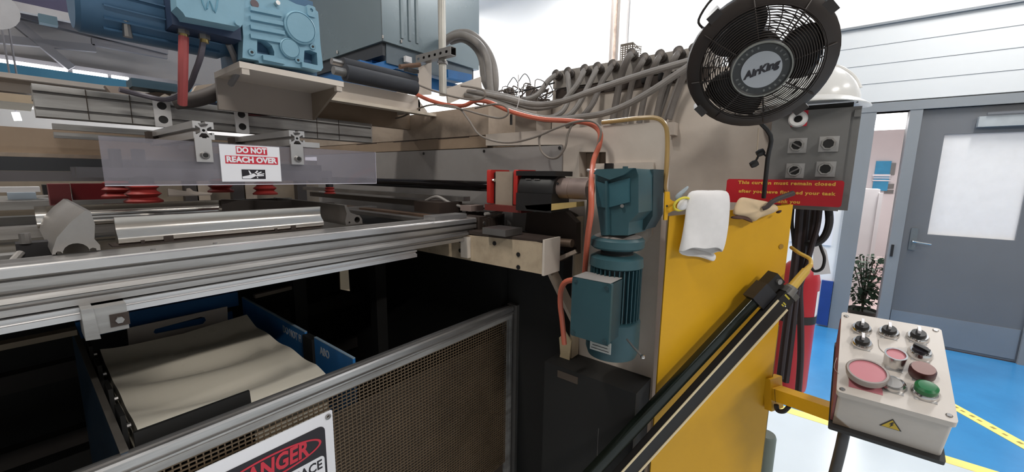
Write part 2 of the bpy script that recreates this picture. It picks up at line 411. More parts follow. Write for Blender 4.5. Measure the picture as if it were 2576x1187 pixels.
for k, (a, b_) in enumerate(((438, 444), (446, 449), (452, 456))):
    u, v = at(2195, a, x=9.16), at(2240, b_, x=9.16); O('white_line', box(B(), (9.155, v.y, v.z), (9.168, u.y, u.z)), SIGNW, po)
for k, (x0, y0, x1, y1) in enumerate(((2228, 410, 2250, 440), (2226, 462, 2248, 474), (2225, 477, 2247, 487))):
    u, v = at(x0, y0, x=9.18), at(x1, y1, x=9.18)
    T('grey_placard', ['grey placard beside the blue poster, the tallest of three', 'grey placard beside the blue poster, the middle one of three', 'grey placard beside the blue poster, the lowest of three'][k], 'placard', box(B(), (9.18, v.y, v.z), (9.199, u.y, u.z)), BOXG, group='corridor placards')
u, v = at(2150, 392, x=9.1), at(2166, 480, x=9.1)
T('blue_banner', 'narrow blue banner on the corridor wall next to the grey control box', 'banner', box(B(), (9.14, v.y, v.z), (9.199, u.y, u.z)), mat('poster_blue2', '#3f9fd0', .5))
u, v = at(2168, 475, x=7.0), at(2190, 640, x=7.0)
t = thing('white_locker', 'tall white locker with rounded edge in the corridor', 'locker', (7.1, u.y, 0))
O('body', box(B(), (7.0, v.y, 0), (7.5, u.y+.35, u.z)), WHT, t, .03, seg=2)
O('side_rib', box(B(), (6.975, v.y-.03, 0), (7.02, v.y+.01, u.z-.05)), WHT, t, .01)
# low white wall / bench behind the plant
T('pink_bench', 'low pale pink bench along the corridor behind the plant', 'bench', box(B(), (8.0, -1.4, .002), (8.5, .5, .42)), mat('bench_pink', '#e3cfcf', .5), .01)
# potted plant
pc = at(2168, 790, x=6.15); base = Vector((6.15, pc.y, 0))
t = thing('potted_plant', 'bushy green potted plant standing in the corridor opening', 'plant', base)
zt = max(.1, pc.z-.02)
O('pot', lathe(B(), [(0, .001), (.11, .001), (.15, zt), (.14, zt), (.13, zt-.03), (0, zt-.03)], Matrix.Translation(base), 20), mat('pot', '#2c3430', .6), t)
bm = B(); random.seed(3)
for k in range(9):
    a = random.random()*6.28; r = random.uniform(.03, .16)
    tube(bm, [base+Vector((0, 0, zt-.03)), base+Vector((r*.3*math.cos(a), r*.3*math.sin(a), zt+.25)), base+Vector((r*math.cos(a), r*math.sin(a), zt+.5+.15*random.random()))], .006, 5, 3)
O('stems', bm, mat('stem', '#3b3a2a', .7), t)
bm = B()
for k in range(420):
    a = random.random()*6.28; hh = random.random()**.8; rr = (.07+.17*hh)*math.sqrt(random.random())
    c = base+Vector((rr*math.cos(a)*.9, rr*math.sin(a)*1.15, zt+.0+.66*hh))
    s = random.uniform(.022, .045); M = Matrix.Translation(c) @ Matrix.Rotation(random.random()*6.28, 4, 'Z') @ Matrix.Rotation(random.uniform(-1.1, .4), 4, 'X')
    vs = [bm.verts.new(M @ Vector(v)) for v in ((0, 0, 0), (s*.55, s*.5, .004), (s*.4, s*1.2, -.003), (0, s*1.7, -.008), (-s*.4, s*1.2, -.003), (-s*.55, s*.5, .004))]
    bm.faces.new(vs)
tag(O('foliage', bm, LEAF, t), kind='stuff')

# ================================================================ hall behind the machine, upper left
t = thing('crane_beam', 'teal painted crane beam running across the hall at far left', 'beam', (0, 5, 2.3))
bm = B(); prism(bm, [(-.07, 0), (.07, 0), (.07, .012), (.008, .012), (.008, .10), (.07, .10), (.07, .115), (-.07, .115), (-.07, .10), (-.008, .10), (-.008, .012), (-.07, .012)], 6.4, EX((-3, 5, 2.28)))
O('girder', bm, CRANE, t)
O('runway_plate', box(B(), (-3, 4.9, 2.25), (3.4, 4.93, 2.39)), CRANE, t)
for i, (x0, x1) in enumerate(((-90, 168), (182, 268), (279, 321), (381, 399))):
    a, b_ = at(x0, 150+x0*.1, y=5.1), at(x1, 150+x1*.1, y=5.1)
    zc = 2.425
    T('tube_lamp', ['long fluorescent tube glowing over the teal crane beam, leftmost', 'fluorescent tube glowing over the teal crane beam, second from left', 'short fluorescent tube glowing over the teal crane beam, third from left', 'tiny glimpse of a lit tube beside the red cable'][i], 'lamp', cyl(B(), (a.x, 5.1, zc), (b_.x, 5.1, zc), .024, n=10), LAMPM, group='tubes over the crane beam')
t = thing('press_hood', 'grey press hood with diagonal bracing above the crane beam', 'hood', (0, 5.4, 2.5))
O('panel', box(B(), (-3, 5.3, 2.47), (3.4, 5.36, 4.85)), ROOF, t)
for k, (a, b_, wd) in enumerate((((18, 38), (180, 172), .06), ((20, 30), (420, 130), .10), ((-40, 95), (240, 122), .05), ((230, 105), (420, 140), .05))):
    O('brace', beam(B(), at(*a, y=5.1), at(*b_, y=5.1), .06, wd, (0, 1, 0)), TRUSS, t)
O('hood_lip', box(B(), (-3, 5.2, 2.45), (3.4, 5.3, 2.50)), TRUSS, t)
p, q = at(22, -60, y=4.8), at(196, 26, y=4.8)
O('duct', box(B(), (p.x, 4.8, at(100, 18, y=4.8).z), (q.x, 5.3, 3.9)), mat('violet_duct', '#4f4a66', .5), t)
O('duct_flange', box(B(), (p.x-.02, 4.77, at(100, 40, y=4.8).z), (q.x+.25, 4.83, at(100, 19, y=4.8).z)), mat('pale_flange', '#c4bfc0', .6), t)
O('junction_box', box(B(), (at(97, 40, y=4.7).x, 4.7, at(97, 55, y=4.7).z), (at(143, 40, y=4.7).x, 4.78, at(97, 33, y=4.7).z)), mat('dull_blue_box', '#5d7683', .5), t)
t = thing('floodlight', 'pale round floodlight at the left edge near the hood', 'lamp', at(2, 25, y=4.0))
O('housing', lathe(B(), [(0, -.1), (.07, -.1), (.11, 0), (.11, .05), (0, .05)], axis(at(-28, 18, y=4.0), (.2, -1, -.4)), 20), mat('flood_grey', '#c5c2c3', .5), t)
O('bracket', beam(B(), at(-28, 18, y=4.05), Vector((at(-28, 18, y=4.05).x, 4.05, 4.9)), .03, .03), TRUSS, t)
# far side of the machine: cross beams
def xbeam(name, label, x0, x1, y0, y1, pt, pb, m_, bev=.004):
    z1, z0 = at(*pt, y=y0).z, at(*pb, y=y0).z
    return T(name, label, 'beam', box(B(), (x0, y0, z0), (x1, y1, z1)), m_, bev)
xbeam('cross_beam', 'grey-brown cross beam below the teal crane beam', -1.5, 1.9, 3.2, 3.4, (100, 207), (100, 238), mat('greybrown', '#857d77', .6))
xbeam('cross_beam', 'pale strip beam just under the teal crane beam', -1.5, .62, 3.15, 3.19, (100, 193), (100, 205), mat('greypale', '#a9a19b', .6))
T('tan_header_beam', 'short tan header beam at the left edge of the far hall', 'beam', box(B(), (-1.4, 3.0, at(40, 257, y=3).z), (at(82, 240, y=3.0).x, 3.4, at(40, 236, y=3).z)), mat('tan_far', '#a4937d', .6), .01)
# ================================================================ feed table: near rail and its fittings
def grooved(z0, z1, yf, yb, grooves, lip=.004):
    """section (y,z) of an extruded rail: front face at yf with grooves given as (z, half height, depth)"""
    P = [(yb, z0), (yf, z0)]
    for z, h, d in sorted(grooves): P += [(yf, z-h), (yf+d, z-h+.001), (yf+d, z+h-.001), (yf, z+h)]
    return P+[(yf, z1-lip), (yf+lip*.6, z1), (yb, z1)]
t = thing('feed_table_rail', 'long grooved aluminium rail along the near edge of the feed table', 'rail', (.2, 1.03, 1.36))
O('rail_body', prism(B(), grooved(1.386, 1.466, 1.0, 1.085, [(1.446, .0045, .014), (1.424, .004, .012), (1.4005, .0035, .010)]), 1.68, EX((-.62, 0, 0))), ALU, t, .0012)
O('top_lip', prism(B(), [(.994, 1.449), (.9995, 1.449), (.9995, 1.464), (.994, 1.462)], 1.66, EX((-.62, 0, 0))), ALUB, t)
O('ridge', prism(B(), [(.993, 1.408), (.9995, 1.405), (.9995, 1.4165), (.995, 1.4165)], 1.66, EX((-.62, 0, 0))), ALU, t)
O('lower_strip', prism(B(), [(1.05, 1.3835), (.992, 1.3835), (.992, 1.379), (.999, 1.378), (.999, 1.373), (.992, 1.372), (.992, 1.362), (1.05, 1.362)], 1.39, EX((-.62, 0, 0))), ALUB, t, .001)
for px, py in ((405, 640), (540, 612), (1140, 560)):
    p = at(px, py, z=1.466); O('screw', cyl(B(), (p.x, 1.02, 1.466), (p.x, 1.02, 1.4685), .004, n=8), STEEL, t)
a, b_ = at(1085, 532, y=1.02), at(1165, 532, y=1.02)
O('splice_plate', box(B(), (a.x, 1.002, 1.467), (b_.x, 1.06, 1.482)), ALUB, t, .002)
# clamp block hanging under the rail
a, b_ = at(203, 765, y=.985), at(318, 800, y=.985)
t = thing('rail_clamp', 'small grey clamp block hanging under the near rail', 'clamp', (a.x+.04, .98, 1.34))
O('block', box(B(), (a.x+.004, .965, 1.337), (b_.x, 1.02, 1.3835)), ALUD, t, .003)
O('cheek', prism(B(), [(a.x-.002, 1.332), (a.x+.016, 1.330), (a.x+.012, 1.386), (a.x-.002, 1.386)], .064, FY((0, 1.025, 0))), ALUD, t, .002)
O('recess', box(B(), (a.x+.03, .9635, 1.345), (a.x+.055, .966, 1.368)), DKBR, t)
O('clamp_screw', cyl(B(), (a.x+.042, .966, 1.357), (a.x+.042, .957, 1.357), .006, n=6), STEEL, t)
# cable carrier wrapping the rail's far end
t = thing('cable_carrier', 'greasy dark cable carrier curving round the end of the near rail', 'cable carrier', (1.1, 1.0, 1.39))
P = smooth([(1.06, .992, 1.427), (1.11, .985, 1.43), (1.16, .985, 1.434), (1.195, 1.01, 1.437), (1.205, 1.06, 1.438), (1.19, 1.12, 1.438), (1.15, 1.16, 1.438)], 4)
for i in range(len(P)-1):
    d = (P[i+1]-P[i]); M = frame(P[i]+d*.5, d, (0, 0, 1))
    O('link', cbox(B(), (0, 0, 0), (d.length*.94, .064 if i % 2 else .06, .024), M), DKBR, t, .004)
O('end_clamp', box(B(), (1.045, .984, 1.39), (1.085, 1.07, 1.468)), DKBR, t, .003)
O('clamp_bolt', cyl(B(), (1.065, .984, 1.445), (1.065, .976, 1.445), .007, n=6), STEEL, t)
T('carrier_cable', 'pale grey cable lying over the cable carrier at the rail end', 'cable', tube(B(), [(1.075, .985, 1.477), (1.12, .985, 1.477), (1.17, .985, 1.482), (1.205, 1.01, 1.488), (1.2, 1.07, 1.489), (1.13, 1.12, 1.487), (1.08, 1.17, 1.505), (1.06, 1.23, 1.53), (1.06, 1.3, 1.51)], .006, 8, 6), COND)

# ---------------- clamp frame of four extruded bars lying on the table
BAR = [(-.03, 0), (-.028, .010), (-.021, .030), (-.002, .056), (.018, .076), (.025, .075), (.0285, .05), (.025, .022), (.031, .010), (.031, 0), (.0255, 0), (.0255, .004), (.021, .006), (.017, .004), (.017, 0)] + [(.017*math.cos(a), .017*math.sin(a)) for a in (.25, .6, 1., 1.4, 1.75, 2.1, 2.5, 2.9)] + [(-.017, 0), (-.019, .004), (-.023, .005), (-.0255, .002), (-.0255, 0)]
z0 = 1.468
t = thing('clamp_bar', 'curved aluminium clamp bar end-on at left of the table, arched hollow end', 'clamp bar', (.06, 1.25, z0))
O('bar_body', prism(B(), BAR, .46, frame((.062, 1.535, z0), (1, 0, 0), (0, 0, 1))), ALUY, t, .0008)
t = thing('clamp_bar', 'dark clamp bar at the right of the table with a round hollow end', 'clamp bar', (.63, 1.25, z0))
BR = [(-.028, 0), (-.030, .012), (-.024, .034), (-.03, .058), (-.024, .059), (-.012, .036), (.0, .030), (.016, .026), (.024, .014), (.025, 0)]
O('bar_body', prism(B(), BR, .5, frame((.628, 1.6, z0), (1, 0, 0), (0, 0, 1)), [circ(.009, 12, (.008, .013)), circ(.003, 8, (-.017, .007))]), mat('dark_alu', '#8b8682', .4, .75, .15, 8, 0, '#3b352f', .6), t, .0006)
NB = [(0, 0), (-.003, .003), (-.004, .010), (-.001, .017), (.006, .022), (.012, .030), (.0135, .040), (.011, .0545), (.015, .0555), (.022, .050), (.024, .034), (.03, .02), (.034, .0)]
t = thing('clamp_bar', 'long shiny clamp bar lying across the front of the table', 'clamp bar', (.33, 1.12, z0))
O('bar_body', prism(B(), NB, .415, EX((.122, 1.108, z0+.002))), CHROME, t, .0005)
O('base_strip', box(B(), (.112, 1.102, z0-.001), (.53, 1.15, z0+.0018)), DKBR, t)
for px, wd, hh in ((357, .006, .006), (423, .016, .011), (695, .006, .006), (739, .012, .010)):
    x = at(px, 590, y=1.105).x
    O('notch_pin', box(B(), (x-wd/2, 1.1025, z0+.002), (x+wd/2, 1.112, z0+.002+hh)), DKBR, t)
t = thing('clamp_bar', 'far clamp bar at the back of the table, half hidden by suction cups', 'clamp bar', (.4, 1.56, z0))
O('bar_body', prism(B(), NB, .62, EX((.03, 1.56, z0+.002))), CHROME, t, .0005)
x1 = at(577, 505, y=1.5).x
T('dark_stop_block', 'dark steel plate standing at the back right of the table', 'plate', prism(B(), [(0, 0), (.34, 0), (.34, .045), (.0, .06)], .012, frame((x1, 1.57, z0), (.86, -.5, 0), (0, 0, 1))), mat('dark_plate', '#4d4744', .4, .5, .15, 6), .001)
# table cross rails behind
def yrail(name, label, x0, x1, y0, y1, z0, z1, m_): return T(name, label, 'rail', box(B(), (x0, y0, z0), (x1, y1, z1)), m_, .002)
yrail('guide_rail', 'upper steel guide rail along the grey plate', 1.10, 1.135, 1.12, 2.5, 1.515, 1.533, STEEL)
yrail('guide_rail', 'dark lower guide rail below the grey plate', 1.14, 1.18, 1.12, 2.5, 1.475, 1.50, mat('dark_rail', '#6b645e', .45, .6))
yrail('guide_rail', 'pale flat guide strip on the right of the table, nearest', .86, .90, 1.09, 2.4, 1.455, 1.468, STEEL)
yrail('guide_rail', 'brown flat guide strip between the table rails', .96, 1.0, 1.09, 2.4, 1.45, 1.466, mat('brown_rail', '#7a6353', .5, .4))
T('table_slide', 'greasy dark slide carriage on the guide rails beside the table', 'slide', box(B(), (1.0, 1.15, 1.47), (1.12, 1.3, 1.512)), DKBR, .004)
T('sensor_block', 'small pinkish sensor block on the rail near the red bearing plates', 'sensor', box(B(), (1.10, 1.08, 1.478), (1.17, 1.14, 1.50)), mat('sensor_grey', '#a7958f', .4, .4), .003)
for k, (x0, x1, y0, y1, z) in enumerate(((-.6, .02, 1.10, 1.13, 1.445), (-.6, .02, 1.24, 1.28, 1.452), (-.6, 1.05, 1.64, 1.69, 1.468), (-.6, 1.05, 2.1, 2.16, 1.46))):
    T('table_strip', ['narrow table strip at far left behind the near rail', 'wide table strip at far left behind the near rail', 'pale table edge strip behind the clamp frame', 'rear table strip under the red bracket'][k], 'rail', box(B(), (x0, y0, z-.03), (x1, y1, z)), [ALUD, ALUD, ALU, ALUD][k], .002)
T('table_deck', 'oily dark deck plate under the clamp frame', 'plate', box(B(), (-.6, 1.088, 1.40), (.84, 2.3, 1.425)), mat('oily_deck', '#4c463c', .35, .4, .25, 5), .002)
t = thing('valve_block', 'small dark pneumatic valve block left of the end-on clamp bar', 'valve', (-.03, 1.22, 1.426))
c = at(82, 570, y=1.22)
O('body', cbox(B(), (c.x, 1.22, 1.452), (.05, .04, .05)), RUB, t, .004)
O('fitting', cyl(B(), (c.x-.012, 1.2, 1.477), (c.x-.012, 1.2, 1.497), .008, n=10), STEEL, t)
O('air_hose', tube(B(), [(c.x-.02, 1.2, 1.46), (c.x-.035, 1.17, 1.44), (c.x-.02, 1.14, 1.43), (c.x+.0, 1.12, 1.428)], .006, 8, 4), COND, t)

# ================================================================ gantry: rail, arms, guard sheet
t = thing('gantry_rail', 'double grooved aluminium gantry rail above the table', 'rail', (.5, 1.62, 1.75))
O('rail_body', prism(B(), grooved(1.752, 1.832, 1.6, 1.66, [(1.772, .0035, .012), (1.812, .0035, .012)]), .95, EX((.06, 0, 0))), ALUD, t, .001)
O('end_cap', box(B(), (1.0105, 1.602, 1.752), (1.016, 1.66, 1.832)), ALU, t)
for px in (222, 330, 795, 850):
    x = at(px, 290, y=1.6).x; O('joint_line', box(B(), (x, 1.5985, 1.753), (x+.002, 1.6005, 1.831)), DKBR, t)
# upper rail section seen at left, one level up
for k, (xa, px, lab) in enumerate(((.292, 410, 'left'), (.499, 612, 'right'))):
    t = thing('slotted_outrigger', '%s slotted aluminium outrigger reaching forward from the gantry rail' % lab, 'outrigger', (xa, 1.4, 1.7), group='gantry outriggers')
    zc = [1.712, 1.710][k]
    O('bar', prism(B(), tslot(), .452, frame((xa, 1.60, zc), (1, 0, 0), (0, 0, 1)), [circ(.0032, 10)]), ALUB, t)
    jp = O('joint_plate', prism(B(), rrect(-.02, -.042, .02, .042, .003, 2), .008, FY((xa+.016, 1.599, 1.79)), [circ(.0115, 14, (0, .02)), circ(.0115, 14, (0, -.02))]), ALUB, t, .0006)
    for s in (-.02, .02): O('bolt_recess', cyl(B(), (xa+.016, 1.5995, 1.79+s), (xa+.016, 1.594, 1.79+s), .0112, n=14), BLK, jp)
    O('arm_clamp', cbox(B(), (xa-.005, 1.575, 1.715), (.05, .04, .03)), DKBR, t, .003)
    br = O('drop_bracket', prism(B(), [(-.016, -.042), (.016, -.042), (.016, .012), (-.016, .012)], .004, FY((xa-.004, 1.147, 1.682))), ALUB, t, .0006)
    O('knurled_screw', lathe(B(), [(0, .0), (.0095, 0), (.0095, .004), (.007, .008), (.0055, .008), (.0055, .0065), (0, .0065)], frame((xa-.004, 1.143, 1.655), (1, 0, 0), (0, 0, 1)), 14), STEEL, br)
    O('screw_socket', cyl(B(), (xa-.004, 1.1365, 1.655), (xa-.004, 1.1345, 1.655), .005, n=10), BLK, br)
O('small_bracket', box(B(), (.514, 1.149, 1.688), (.56, 1.19, 1.702)), ALUB, bpy.data.objects['slotted_outrigger.001'], .001)
gs = T('guard_sheet', 'clear plastic guard sheet hanging below the gantry outriggers', 'guard sheet', box(B(), (.119, 1.15, 1.588), (.737, 1.154, 1.686)), ACR)
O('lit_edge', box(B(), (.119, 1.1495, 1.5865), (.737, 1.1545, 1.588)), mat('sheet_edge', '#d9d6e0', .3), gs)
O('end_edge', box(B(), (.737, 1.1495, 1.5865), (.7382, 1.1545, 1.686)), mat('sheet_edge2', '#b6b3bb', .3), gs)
# DO NOT REACH OVER
t = thing('warning_sign', 'white DO NOT REACH OVER sign with red lettering bars on the guard sheet', 'sign', (.385, 1.147, 1.6))
x0, x1, z0s, z1s = .3185, .4515, 1.5945, 1.6835
O('board', box(B(), (x0, 1.1465, z0s), (x1, 1.1495, z1s)), SIGNW, t, .0004)
cx = (x0+x1)/2+.002
for (hw, zc, hh, s, sz, sxx) in ((.0345, 1.671, .0095, 'DO NOT', .0185, 1.13), (.0585, 1.6475, .0095, 'REACH OVER', .0185, 1.17)):
    bb = O('red_bar', box(B(), (cx-hw, 1.1459, zc-hh), (cx+hw, 1.1464, zc+hh)), SIGNR, t)
    text('lettering', s, sz, FY((cx, 1.1456, zc)), SIGNW, bb, .0009, .0002, fit=hw*1.92)
pic = O('pictogram', box(B(), (cx-.0265, 1.1459, 1.601), (cx+.0265, 1.1464, 1.6245)), SIGNK, t)
def flat(name, polys, M, mt, par, d=.0004):
    bm = B()
    for P in polys: prism(bm, P, d, M)
    return O(name, bm, mt, par)
PM = FY((cx-.0265, 1.1458, 1.601))
flat('hand', [[(.001, .001), (.018, .001), (.028, .006), (.034, .011), (.030, .015), (.022, .013), (.014, .009), (.001, .006)],
              [(.022, .012), (.017, .021), (.0145, .021), (.018, .010)], [(.026, .013), (.034, .0215), (.037, .020), (.030, .012)],
              [(.029, .012), (.043, .019), (.045, .017), (.032, .010)], [(.031, .011), (.050, .0145), (.050, .012), (.032, .0085)],
              [(.031, .009), (.049, .010), (.049, .0075), (.031, .0065)], [(.032, .002), (.036, .002), (.034, .006)]], PM, SIGNW, pic)

# ---------------- suction cups and their beam under the guard
def cup(px, py, y, s, lab):
    c = at(px, py, y=y)
    t = thing('suction_cup', lab, 'suction cup', c, group='red bellows suction cups')
    pr = [(0, 0), (.034*s, 0), (.035*s, .004*s), (.024*s, .012*s), (.033*s, .020*s), (.022*s, .029*s), (.030*s, .036*s), (.02*s, .042*s), (0, .042*s)]
    O('bellows', lathe(B(), pr, Matrix.Translation(c), 22), RSIL, t)
    O('fitting', lathe(B(), [(0, .043*s), (.022*s, .043*s), (.022*s, .06*s), (.012*s, .06*s), (.012*s, .12*s), (0, .12*s)], Matrix.Translation(c), 12), RUB, t)
    return c
cup(363, 509, 1.42, 1.15, 'big red bellows suction cup left of the sign, nearest'); cup(303, 496, 1.62, 1.15, 'red bellows suction cup far left, behind the biggest one')
cup(556, 483, 1.52, 1.0, 'red bellows suction cup directly below the warning sign left half'); cup(668, 489, 1.42, 1.0, 'red bellows suction cup below the warning sign right half')
cup(830, 487, 1.5, .6, 'small dark red suction cup right of the warning sign')
t = thing('cup_beam', 'dark beam carrying the suction cups behind the guard sheet', 'beam', (.3, 1.5, 1.62))
O('beam_body', box(B(), (-.6, 1.72, at(100, 430, y=1.72).z), (.84, 1.80, at(100, 396, y=1.72).z)), mat('dark_slate', '#2a2c31', .45, .1), t, .003)
O('lower_ledge', box(B(), (-.6, 1.72, at(100, 456, y=1.72).z), (.84, 1.84, at(100, 431, y=1.72).z)), mat('slate_ledge', '#595558', .5), t, .003)
O('cup_bar', box(B(), (.1, 1.40, 1.60), (.72, 1.44, 1.625)), mat('slate_ledge2', '#4e4b4f', .5), t, .002)
O('cup_bar', box(B(), (.1, 1.5, 1.60), (.72, 1.54, 1.625)), mat('slate_ledge3', '#4e4b4f', .5), t, .002)
t = thing('red_bracket', 'deep red bracket plate behind the suction cups at left', 'bracket', (.2, 1.9, 1.5))
a, b_ = at(178, 462, y=1.9), at(300, 500, y=1.9)
O('plate', box(B(), (a.x, 1.9, b_.z), (b_.x+.1, 1.93, a.z)), mat('deep_red', '#7d1c22', .45), t, .002)
O('end_rib', box(B(), (a.x-.05, 1.86, b_.z-.02), (a.x-.005, 1.93, a.z)), mat('dull_red', '#8a4044', .5), t, .002)
T('white_connector_plate', 'white jagged connector plate between the suction cups', 'plate', prism(B(), [(0, 0), (.115, 0), (.12, .008), (.075, .014), (.066, .017), (.058, .026), (.05, .025), (.048, .016), (0, .026)], .01, FY((at(424, 492, y=1.7).x, 1.71, at(424, 494, y=1.7).z))), mat('cream_plate', '#d3c6bb', .5), .001)
# far beige crossbeam at left with its aluminium strips
zt, zb = at(100, 323, y=2.0).z, at(100, 386, y=2.0).z
t = thing('far_crossbeam', 'brown-beige crossbeam at far left, behind the gantry rail', 'beam', (0, 2.0, zb))
O('beam_body', box(B(), (-1.2, 2.0, zb), (.9, 2.12, zt)), BEIGEB, t, .004)
O('bottom_flange', box(B(), (-1.2, 1.98, zb-.012), (.9, 2.14, zb)), BEIGED, t, .002)
for k in range(2): O('alu_strip', box(B(), (.1, 1.90, zt-.006-.026*k), (.62, 1.92, zt+.012-.026*k)), ALUD, t, .001)
T('upper_back_rail', 'dull grey back rail stretching left above the gantry rail', 'rail', box(B(), (.06, 1.6605, 1.80), (.46, 1.72, at(120, 243, y=1.66).z)), ALUD, .003)
p = at(55, 290, y=2.6)
for k, (x0, x1, yy, zz, lab) in enumerate(((28, 82, 268, 0, 'short lit tube in the far hall, upper of two at left'), (32, 52, 293, 1, 'small lit lamp in the far hall, lower of two at left'))):
    a, b_ = at(x0, yy, y=4.6), at(x1, yy, y=4.6); lo_ = T('tube_lamp', lab, 'lamp', cyl(B(), a, b_, .018 if k == 0 else .03, n=10), LAMPM, group='far hall lamps'); O('hanger', cyl(B(), (a+b_)/2, Vector(((a.x+b_.x)/2, 4.6, 4.9)), .006, n=6), TRUSS, lo_)
# bright things on the far table, left edge
for k, (x0, y0, x1, y1, lab, mm) in enumerate(((0, 470, 100, 484, 'white tray on the far table at left', WHT), (20, 484, 90, 502, 'pale blue sheet on the far table at left', mat('pale_blue', '#a9b6c2', .3)), (110, 465, 126, 490, 'black connector on the far table', BLK))):
    a, b_ = at(x0, y1, y=2.3+.1*k), at(x1, y0, y=2.3+.1*k)
    T('far_tray', lab, 'tray', box(B(), (a.x, 2.3+.1*k, a.z), (b_.x, 2.38+.1*k, b_.z)), mm, .002)
zf = min(at(x, y, y=yy).z for x, y, yy in ((0, 484, 2.3), (20, 502, 2.4), (110, 490, 2.5)))
T('far_table', 'far table top carrying the trays at the left edge', 'table', box(B(), (-1.2, 2.25, zf-.03), (.35, 2.75, zf)), ALUD, .003)
t = thing('rear_side_frame', 'tan rear frame panel of the machine seen below the guard sheet', 'frame', (0, 2.85, 1.1))
O('panel', box(B(), (-1.6, 2.85, 1.0), (2.3, 2.9, 1.70)), mat('rear_tan', '#857868', .6, 0, .15, 2, 0, '#4a4039', .6), t)
for k, px in enumerate((482, 512, 600, 632, 760)): 
    p = at(px, 480, y=2.8); O('upright', box(B(), (p.x-.03, 2.8, 1.0), (p.x+.03, 2.85, 1.66)), BEIGED if k % 2 else mat('rear_dark', '#3a3431', .6), t)
# ================================================================ upper gearmotor on its shelf
def g(px, py, y=1.25): p = at(px, py, y=y); return (p.x, p.z)
t = thing('gearmotor', 'light blue gearmotor with round cover plates on the cream shelf', 'gearmotor', (.43, 1.35, 1.906))
hold = [[g(*p) for p in ((647, 98), (652, 97), (668, 102), (684, 115), (690, 130), (690, 140), (647, 134))],
        [g(*p) for p in ((766, 127), (780, 126), (797, 133), (799, 164), (764, 157))]]
hs = O('gear_housing', prism(B(), [g(612, 92), g(610, 145), g(650, 152), g(652, 158), g(808, 178), g(813, 170), g(806, 110), g(803, 60), g(800, 30), g(790, 22), g(745, 10), g(700, -12), g(610, -30), g(608, 40)], .035, FY((0, 1.285, 0)), hold), LBLUE, t, .002)
O('housing_back', box(B(), (.425, 1.287, 1.915), (.632, 1.44, 2.13)), LBLUED, t, .006)
def disc(px, py, r, d, nm, mt_=LBLUE, y=1.25, par=t, n=32):
    x, z = g(px, py, y); return O(nm, lathe(B(), [(0, d), (r*.86, d), (r*.9, d*.8), (r*.92, d*1.0), (r, d*.8), (r, 0), (0, 0)], FY((x, y, z)), n), mt_, par)
disc(752, 72, .044, .014, 'round_cover'); disc(727, 123, .027, .010, 'round_cover')
for q in ((632, 132), (748, 152), (785, 118)):
    bo = disc(*q, .0085, .005, 'bolt_boss', n=14); x, z = g(*q); O('bolt_hole', cyl(B(), (x, 1.2449, z), (x, 1.2435, z), .0035, n=8), BLK, bo)
for k in range(4):
    a, b_ = g(628, 22+23*k), g(706+4*k, 38+23*k)
    O('rib', beam(B(), (a[0], 1.247, a[1]), (b_[0], 1.247, b_[1]), .010, .010), LBLUE, t, .003)
x, z = g(640, 10); O('oil_plug_hole', cyl(B(), (x, 1.2495, z), (x, 1.2475, z), .010, n=16), mat('plug_brown', '#6f5d60', .5), t)
x, z = g(694, 10); O('breather_screw', cyl(B(), (x, 1.25, z), (x, 1.235, z), .006, n=8), CHRM, t)
x, z = g(782, 30); O('lifting_lug', prism(B(), rrect(-.012, -.014, .012, .016, .005), .02, FY((x, 1.265, z)), [circ(.005, 10, (0, .004))]), LBLUE, t, .001)
x, z = g(658, 146); x2, z2 = g(765, 170)
O('foot', box(B(), (x, 1.238, z-.006), (x+.055, 1.29, z+.006)), LBLUE, t, .002); O('foot', box(B(), (x2-.01, 1.238, z2-.002), (x2+.045, 1.29, z2+.012)), LBLUE, t, .002)
# motor body along X, its terminal box and glands
mb = O('motor_body', lathe(B(), [(0, 0), (.075, 0), (.082, .008), (.082, .27), (.07, .29), (.07, .30), (0, .30)], frame((.128, 1.37, 2.01), (0, 1, 0), (0, 0, 1)), 36), LBLUED, t)
for k in range(11):
    a = -2.6+k*.32; dv = Vector((0, math.sin(a), math.cos(a)))
    O('cooling_fin', beam(B(), Vector((.17, 1.37, 2.01))+dv*.084, Vector((.39, 1.37, 2.01))+dv*.084, .003, .012, dv), LBLUED, mb)
tb = O('terminal_box', prism(B(), [g(436, -40, 1.2), g(440, 20, 1.2), g(456, 36, 1.2), g(462, 46, 1.2), g(600, 72, 1.2), g(607, 60, 1.2), g(612, -60, 1.2)], .05, FY((0, 1.235, 0))), LBLUE, t, .006, seg=2)
x, z = g(527, 8, 1.185)
O('letter_emblem', tube(B(), [(x-.02, 1.184, z+.028), (x-.009, 1.184, z-.018), (x, 1.184, z+.006), (x+.009, 1.184, z-.018), (x+.02, 1.184, z+.028)], .0018, 6, 3), mat('emblem_blue', '#6b9db3', .4), tb)
x, z = g(600, 68, 1.19); O('box_screw', cyl(B(), (x-.004, 1.19, z+.006), (x-.004, 1.176, z+.006), .007, n=12), LBLUE, tb)
O('box_base', box(B(), (.275, 1.236, 1.955), (.415, 1.31, 2.06)), mat('navy_base', '#2b3a55', .5), t, .004)
for q in ((462, 76), (515, 90)):
    x, z = g(*q, 1.26); gl = O('cable_gland', cyl(B(), (x, 1.265, z+.018), (x, 1.265, z-.008), .0125, n=6), STEEL, t); O('gland_nut', cyl(B(), (x, 1.265, z-.008), (x, 1.265, z-.016), .009, n=12), mat('brass', '#b7a06a', .3, .8), gl)
x, z = g(322, 75, 1.30); O('drain_bolt', cyl(B(), (x, 1.31, z+.02), (x, 1.31, z-.014), .007, .009, 8), STEEL, t)
a = at(462, 92, y=1.265)
